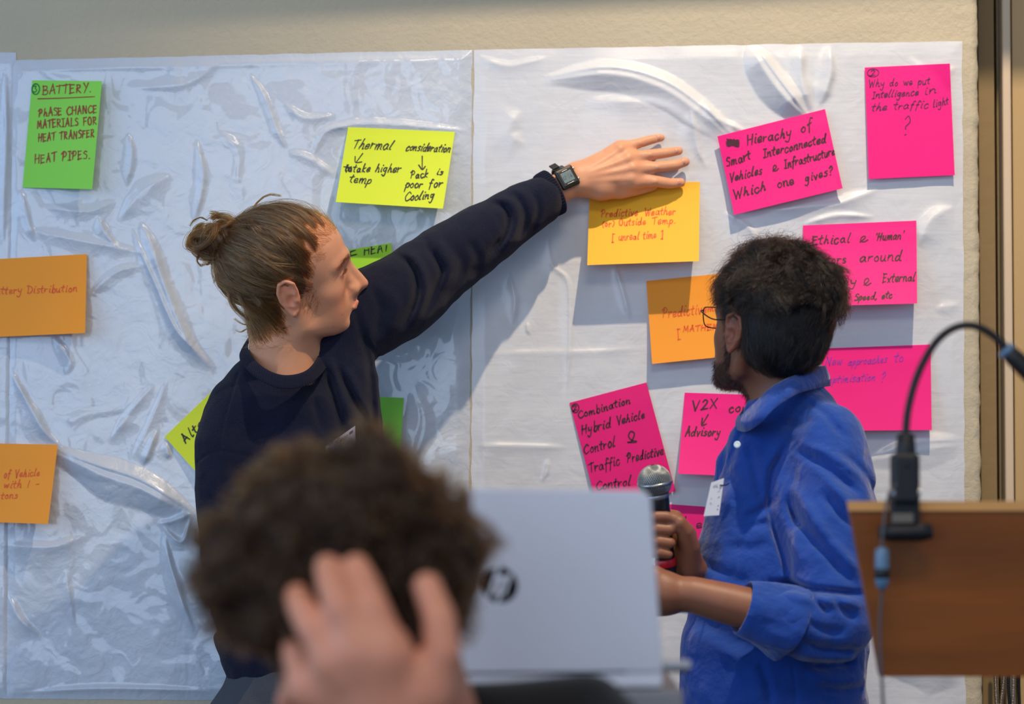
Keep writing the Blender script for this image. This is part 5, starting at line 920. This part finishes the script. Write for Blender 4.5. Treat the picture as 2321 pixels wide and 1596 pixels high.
hair('hair', P[:, None]+(D[:, None]*.9+Nn[:, None]*.30)*t*ln_+Bn[:, None]*R_*np.sin(t*6+ph_)+Nn[:, None]*R_*(1-np.cos(t*6+ph_)), .0006, h_dark, pf, .6)
m_blk = mat('black_jersey', srgb(20, 19, 21), .9, sheen=.2, bump=[('noise', 300, .001)])
S = Body(); a0 = sh
S.chain(np.array([nb_+[.01, .02, -.055], sh+[0, 0, -.03], sh+[0, .02, -.16], sh+[0, .02, -.20]]), [.085, .135, .16, .16], .05, ys=.75)
S.chain(*chainpx([(1060, 1640, -2.20, 90), (1330, 1630, -2.22, 104), (1440, 1760, -2.26, 120), (1420, 2050, -2.34, 105), (1180, 2400, -2.42, 92)]), .04)   # his left shoulder and upper arm, towards the propped elbow
S.chain(*chainpx([(900, 1680, -2.15, 100), (760, 1760, -2.12, 120), (700, 2050, -2.2, 105), (760, 2350, -2.35, 90)]), .04)
S.chain(np.array([TF+RF@np.array([-.05, 0, -.06]), nb_]), [.056, .050], .006, 's')
S.noise(.004, 16, 2); solid('sweater', S, .006, m_blk, pf, 1)
K = Body(); K.chain(*chainpx([(985, 1900, hy+.04, 112), (1130, 2370, hy+.12, 135)]), .02); K.noise(.003, 20, 4); solid('sleeve', K, .006, mat('sleeve_grey', srgb(48, 44, 44), .9), pf, 1)
# lower body on a chair (below the picture)
zs = .60; Q = Body(); hc = np.array([sh[0], sh[1]+.02, 0])
for g_ in (1, -1): Q.chain(np.array([hc+[g_*.09, 0, zs+.06], hc+[g_*.12-.10, -.0+.0, zs+.05], hc+[g_*.13-.40, -.08, zs+.04], hc+[g_*.13-.42, -.08, .10]]), [.10, .095, .065, .05], .03)
Q.chain(np.array([hc+[0, 0, zs+.11], hc+[0, 0, zs+.22]]), [.13, .13], .04); solid('trousers', Q, .01, m_trs2, pf)
Q = Body()
for g_ in (1, -1): Q.chain(np.array([hc+[g_*.13-.42, -.08, .05], hc+[g_*.13-.56, -.10, .035]]), [.045, .036], .02)
solid('shoes', Q, .008, m_shoe, pf)
# ------------------------------------------------------------------ laptop on a high table
m_lap = mat('laptop_silver', srgb(244, 244, 252), .42, metal=.0, spec=.5, var=(300, .02)); m_lb = mat('laptop_edge', srgb(120, 118, 124), .45, metal=.4); m_key = mat('laptop_black', srgb(16, 16, 20), .3); m_logo = mat('logo_black', srgb(14, 14, 20), .2, coat=.5)
ly = -1.90; TLc, TRc, BRc, BLc = W(752, 1106, ly-.035), W(1474, 1112, ly-.035), W(1502, 1520, ly), W(752, 1528, ly)
lp = empty('laptop', (BRc+BLc)/2); tag(lp, 'open silver laptop seen from behind with round dark logo on its lid', 'laptop')
def lidpt(u, v, d=0):
    p = (TLc*(1-u)+TRc*u)*(1-v)+(BLc*(1-u)+BRc*u)*v; return p+np.array([0, -1, -.08])*d
# rounded-corner lid
def lid_outline(r=.035, n=8, asp=1.8):
    pts = []
    for cx, cy, a0 in ((r, r*asp, 180), (1-r, r*asp, 270)):
        for k in range(n+1):
            a = math.radians(a0+90*k/n); pts.append((cx+r*math.cos(a), cy+r*asp*math.sin(a)))
    for cx, cy, a0 in ((1-r*.3, 1-r*.3*asp, 0), (r*.3, 1-r*.3*asp, 90)):
        for k in range(5):
            a = math.radians(a0+90*k/4); pts.append((cx+r*.3*math.cos(a), cy+r*.3*asp*math.sin(a)))
    return pts
ol = lid_outline(); n = len(ol); cx_, cy_ = .5, .5
ring = lambda d, s: [lidpt(cx_+(u-cx_)*s, cy_+(v-cy_)*s, d) for u, v in ol]
V = np.array(ring(-.004, .99)+ring(-.003, 1.0)+ring(.0012, 1.0)+ring(.0028, .994)+ring(.0030, .985)); Fl = [[i*n+j, i*n+(j+1) % n, (i+1)*n+(j+1) % n, (i+1)*n+j] for i in range(4) for j in range(n)]+[list(range(n))[::-1], [4*n+j for j in range(n)]]
lid = mesh('lid', V, Fl, m_lap, lp, smooth=False)
mesh('screen', np.array([lidpt(u, v, -.0046) for u, v in ((.03, .05), (.97, .05), (.97, .93), (.03, .93))]), [[0, 1, 2, 3]], m_key, lid, smooth=False)
# round logo: dark disc broken by two slanted letters
def lg(x, y): return lidpt(.5+x/.36*.0+ (1125-1113)/750*.0+(x*PXM(ly-.02)+12)/736, .5+(-y*PXM(ly-.02)+8)/414, .0034)
def poly_disc():
    VV, FF = [], []
    def strip(a, b):
        k = len(VV); m_ = len(a); VV.extend([lg(*p) for p in a]+[lg(*p) for p in b]); FF.extend([[k+j, k+j+1, k+m_+j+1, k+m_+j] for j in range(m_-1)])
    R0 = .0195; R1 = .0125
    # left crescent, right crescent, cut by the long slanted stems
    def arc(a0, a1, r, n=24): return [(r*math.cos(math.radians(a)), r*math.sin(math.radians(a))) for a in np.linspace(a0, a1, n)]
    def slant(x0, y): return x0+y*.36
    ys = np.linspace(-.0185, .0185, 24)
    left = [(-math.sqrt(max(R0**2-y*y, 0)), y) for y in ys]; lr = [(min(slant(-.0095, y), 0), y) for y in ys]; lr = [(max(b[0], a[0]), y) for a, b, y in zip(left, lr, ys)]
    strip(left, lr)
    right = [(math.sqrt(max(R0**2-y*y, 0)), y) for y in ys]; rl = [(max(slant(.0100, y), .0), y) for y in ys]; rl = [(min(b[0], a[0]), y) for a, b, y in zip(right, rl, ys)]
    strip(rl, right)
    y2 = np.linspace(.0105, .0192, 8); strip([(max(slant(-.0052, y), -math.sqrt(R0**2-y*y)), y) for y in y2], [(min(slant(.0075, y), math.sqrt(R0**2-y*y)), y) for y in y2])
    y2 = np.linspace(-.0192, -.0105, 8); strip([(max(slant(-.0070, y), -math.sqrt(R0**2-y*y)), y) for y in y2], [(slant(.0015, y), y) for y in y2]); strip([(slant(.0058, y), y) for y in y2], [(min(slant(.0098, y), math.sqrt(R0**2-y*y)), y) for y in y2])
    # counters inside h and p
    y2 = np.linspace(-.0105, .0045, 6); strip([(slant(-.0052, y), y) for y in y2], [(slant(-.0032, y), y) for y in y2]); strip([(slant(.0028+.0012, y), y) for y in y2[1:]], [(slant(.0062, y), y) for y in y2[1:]])
    return np.array(VV), FF
mesh('logo', *poly_disc(), m_logo, lid, smooth=False)
base_c = (BRc+BLc)/2+np.array([0, .118, -.008]); wb = np.linalg.norm(BRc-BLc); bs = mesh('base', *box(base_c, (wb, .235, .018), None, .004), m_lap, lp, smooth=False)
mesh('keyboard', *box(base_c+[0, .02, .0095], (wb*.86, .11, .002), None, .0005), m_key, bs, smooth=False)
mesh('hinge', *tube(np.array([BLc+[.04, .004, .002], BRc+[-.04, .004, .002]]), .006, 16), m_lb, lp)
us = empty('usb_stick', W(1530, 1508, ly+.03)); tag(us, 'small grey plug-in dongle sticking out of side of laptop', 'usb stick')
mesh('shell', *box(W(1534, 1506, ly+.03), (.030, .018, .0085), None, .002), mat('plug_silver', srgb(206, 206, 212), .35, metal=.3), us, smooth=False); mesh('plug', *box(W(1506, 1508, ly+.03), (.016, .012, .0045), None, .0005), m_chr, us, smooth=False); mesh('shell_underside', *box(W(1534, 1519, ly+.03), (.028, .017, .004), None, .0015), m_key, us, smooth=False)
zt = float(base_c[2])-.010
tb = empty('lectern_table', (base_c[0]+.05, base_c[1]+.06, 0)); tag(tb, 'tall grey table carrying the laptop', 'table'); m_tab = mat('table_laminate', srgb(150, 148, 152), .5); m_leg = mat('table_leg_metal', srgb(70, 70, 74), .4, metal=.8)
x0, x1, y0, y1 = base_c[0]-.185, float(W(1536, 1560, -1.8)[0]), base_c[1]-.125, base_c[1]+.30
mesh('tabletop', *box(((x0+x1)/2, (y0+y1)/2, zt-.0125), (x1-x0, y1-y0, .023), None, .004), m_tab, tb, smooth=False)
mesh('front_panel', *box(((x0+x1)/2, y0+.03, zt-.25), (x1-x0-.02, .016, .44), None, .002), m_tab, tb, smooth=False)
for xx in (x0+.03, x1-.03):
    for yy in (y0+.06, y1-.03): mesh('leg', *box((xx, yy, (zt-.024)/2), (.035, .035, zt-.024), None, .003), m_leg, tb, smooth=False)
# chair of the man in front
hc = np.array([sh[0], sh[1]+.02, 0]); ch_ = empty('bar_chair', hc); tag(ch_, 'high black seat under the man in black, below the picture', 'chair')
mesh('seat', *box(hc+[-.10, 0, .50], (.42, .38, .05), None, .02), m_blk, ch_, smooth=False); mesh('pedestal', *lathe([(.03, 0), (.03, .45)], hc+[-.10, 0, .02], (0, 0, 1), 24), m_leg, ch_); mesh('foot_plate', *lathe([(.15, 0), (.15, .012), (.05, .03)], hc+[-.10, 0, .001], (0, 0, 1), 40), m_leg, ch_)
# ------------------------------------------------------------------ wooden lectern with a gooseneck microphone
m_wood = mat('lectern_wood', srgb(142, 74, 4), .42, coat=.25, var=(2.2, .30, (1, 1, 9)), bump=[('noise', 30, .0004, (.4, 1, 8))]); m_wedge = mat('lectern_wood_edge', srgb(244, 176, 96), .45, coat=.2, var=(6, .15, (1, 1, 8)))
le = -1.45
lc = empty('lectern', np.array([W(2260, 1500, le)[0], le+.1, 0])); tag(lc, 'orange-brown wooden lectern at right edge with a clamped microphone', 'lectern')
A, Bq = W(1926, 1158, le), W(2660, 1158, le); Cq, Dq = W(2660, 1534, le+.02), W(1996, 1534, le+.02)
th_ = np.array([0, .40, .02]); Vf = [A, Bq, Cq, Dq]; Vb = [p+np.array([0, .022, 0]) for p in Vf]
mesh('front_board', *(np.array(Vf+Vb), [[0, 3, 2, 1], [4, 5, 6, 7], [0, 1, 5, 4], [1, 2, 6, 5], [2, 3, 7, 6], [3, 0, 4, 7]]), m_wood, lc, smooth=False)
T0, T1 = W(1922, 1136, le), W(2662, 1136, le); up = T0-A; Vt = [A+[-.002, -.004, 0], Bq+[0, -.004, 0], T1+[0, -.004, 0], T0+[-.002, -.004, 0]]; mesh('top_board', *(np.array(Vt+[p+np.array([[.055, .0, .0, .055][q_], .30, -.004]) for q_, p in enumerate(Vt)]), [[0, 3, 2, 1][::-1], [4, 5, 6, 7][::-1], [0, 1, 5, 4], [1, 2, 6, 5], [2, 3, 7, 6], [3, 0, 4, 7]]), m_wedge, lc, smooth=False)
mesh('column', *box((W(2530, 1500, le)[0], le+.2, Dq[2]/2), (.10, .10, Dq[2]+.02), None, .004), m_wood, lc, smooth=False); mesh('foot', *box((W(2440, 1500, le)[0], le+.2, .02), (.5, .42, .035), None, .008), m_wood, lc, smooth=False)
gy = le-.035
gn = empty('gooseneck_microphone', W(2052, 1140, gy)); tag(gn, 'black gooseneck microphone clamped to top of wooden lectern', 'microphone'); m_gn = mat('gooseneck_black', srgb(18, 18, 22), .5); m_bl = mat('blue_grey_plastic', srgb(92, 128, 158), .3, coat=.4)
mesh('neck', *tube(crom(np.array([W(*p) for p in [(2052, 1000, gy), (2058, 930, gy), (2080, 850, gy), (2118, 780, gy), (2160, 745, gy), (2205, 738, gy), (2250, 760, gy), (2286, 796, gy)]]), 10), .0048, 14), m_gn, gn)
mesh('capsule', *lathe([(.004, 0), (.010, .006), (.0115, .02), (.0125, .045), (.013, .09), (.008, .096)], W(2272, 786, gy), W(2340, 850, gy)-W(2272, 786, gy), 24), m_gn, gn)
mesh('capsule_band', *lathe([(.0095, 0), (.0112, .001), (.0112, .007), (.0095, .008)], W(2276, 790, gy), W(2340, 850, gy)-W(2276, 790, gy), 24), m_bl, gn)
mesh('base_socket', *lathe([(.006, -.002), (.011, 0), (.0125, .02), (.0125, .034), (.016, .040)], W(2053, 985, gy), (0, 0, -1), 24), m_gn, gn); 
mesh('indicator', *lathe([(.0001, 0), (.006, 0), (.006, .003), (.0001, .003)], W(2051, 1021, gy-.013), (0, -1, 0), 20), mat('indicator_grey', srgb(170, 176, 182), .3), gn)
clampV = [box((W(2051, 1082, gy)[0], gy, W(2051, 1085, gy)[2]), (.034, .03, .062), None, .006), box((W(2051, 1060, gy)[0], gy, W(2051, 1058, gy)[2]), (.026, .028, .03), None, .006)]
mesh('clamp', *vjoin(clampV), m_gn, gn, smooth=False); mesh('clamp_knob', *lathe([(.0001, 0), (.0085, 0), (.0085, .008), (.0001, .008)], W(2048, 1082, gy-.015), (0, -1, 0), 20), m_bl, gn); mesh('clamp_plate', *box(W(2050, 1117, gy-.008), (.040, .012, .007), None, .001), m_chr, gn, smooth=False)
mesh('clamp_jaw', *box(W(2050, 1165, gy+.012), (.036, .020, .060), None, .005), m_gn, gn, smooth=False); mesh('clamp_jaw_badge', *box(W(2046, 1182, gy+.001), (.026, .003, .020), None, .001), mat('badge_dull', srgb(120, 110, 96), .5), gn, smooth=False)
v, f = tube(np.array([W(1992, 1208, gy-.004), W(2020, 1206, gy-.004), W(2090, 1206, gy-.004), W(2112, 1204, gy-.004)]), np.array([.008, .0115, .0115, .009]), 16); mesh('clamp_screw', v, f, m_gn, gn)
cb = empty('microphone_cable', W(2000, 1300, gy)); tag(cb, 'thin dark cable with blue-grey inline plug hanging down front of lectern', 'cable')
mesh('cable', *tube(crom(np.array([W(*p) for p in [(2040, 1090, gy-.01), (2016, 1120, gy-.02), (2004, 1180, gy-.025), (1998, 1260, gy-.025), (1999, 1340, gy-.022), (1994, 1440, gy-.02), (2000, 1560, gy-.02), (2006, 1700, gy)]]), 8), .0019, 8), mat('cable_grey', srgb(84, 80, 84), .5), cb)
mesh('inline_plug', *lathe([(.0035, 0), (.0078, .003), (.0088, .012), (.0088, .040), (.0070, .048), (.003, .052)], W(1999, 1240, gy-.025), (0, 0, -1), 24), m_bl, cb)
mesh('plug_grip', *lathe([(.0080, 0), (.0093, .001), (.0093, .012), (.0080, .013)], W(1999, 1288, gy-.025), (0, 0, -1), 24), m_gn, cb)
# braided metal cables hanging in the door recess
m_br = mat('braided_steel', srgb(196, 186, 176), .35, metal=.9); m_brd = mat('cable_black', srgb(12, 10, 12), .6)
for j, pts in enumerate([[(2256, 1500, .02), (2257, 1560, .02), (2260, 1640, .02), (2262, 1900, .02)], [(2278, 1500, .03), (2274, 1550, .03), (2266, 1640, .03), (2262, 1900, .03)], [(2286, 1500, .0), (2286, 1560, .0), (2290, 1640, .0), (2292, 1900, .0)], [(2297, 1500, .02), (2297, 1560, .02), (2294, 1640, .02), (2290, 1900, .02)], [(2309, 1500, .03), (2309, 1560, .03), (2311, 1640, .03), (2312, 1900, .03)]]):
    pts = [(p[0], p[1], p[2]+.01) for p in pts]; P = crom(np.array([W(2260+(pts[0][0]-2260), 1380, pts[0][2])]+[W(*p) for p in pts]), 8); c_ = empty('braided_cable', P[0]); tag(c_, ['outermost left braided cable hanging beside the door frame', 'slanted braided cable crossing behind lectern edge', 'dark braided cable in the middle of the hanging bunch', 'brightest silver braided cable of the hanging bunch', 'rightmost dark braided cable at right frame edge'][j], 'cable', 'braided cables by the door frame')
    mesh('core', *tube(P, .0030, 10), m_brd, c_); VV, FF, nn = [], [], 0; L = np.r_[0, np.cumsum(np.linalg.norm(np.diff(P, axis=0), axis=1))]; T, N_, B_ = frames(P); s_ = np.arange(0, L[-1], .0028)
    for q in s_[:300]:
        pc = np.array([np.interp(q, L, P[:, k]) for k in range(3)]); a = np.linspace(0, 2*np.pi, 11); wire(np.stack([pc[0]+.0033*np.cos(a), pc[1]+.0033*np.sin(a), pc[2]+0*a], 1), .00075 if j in (0, 1, 3) else .0005)
    b_ = mesh('braid', np.concatenate(VV), FF, m_br if j in (0, 1, 3) else m_brd, c_); b_['kind'] = 'stuff'
# the unseen bar under the ceiling is made up to cast the wall-top shade
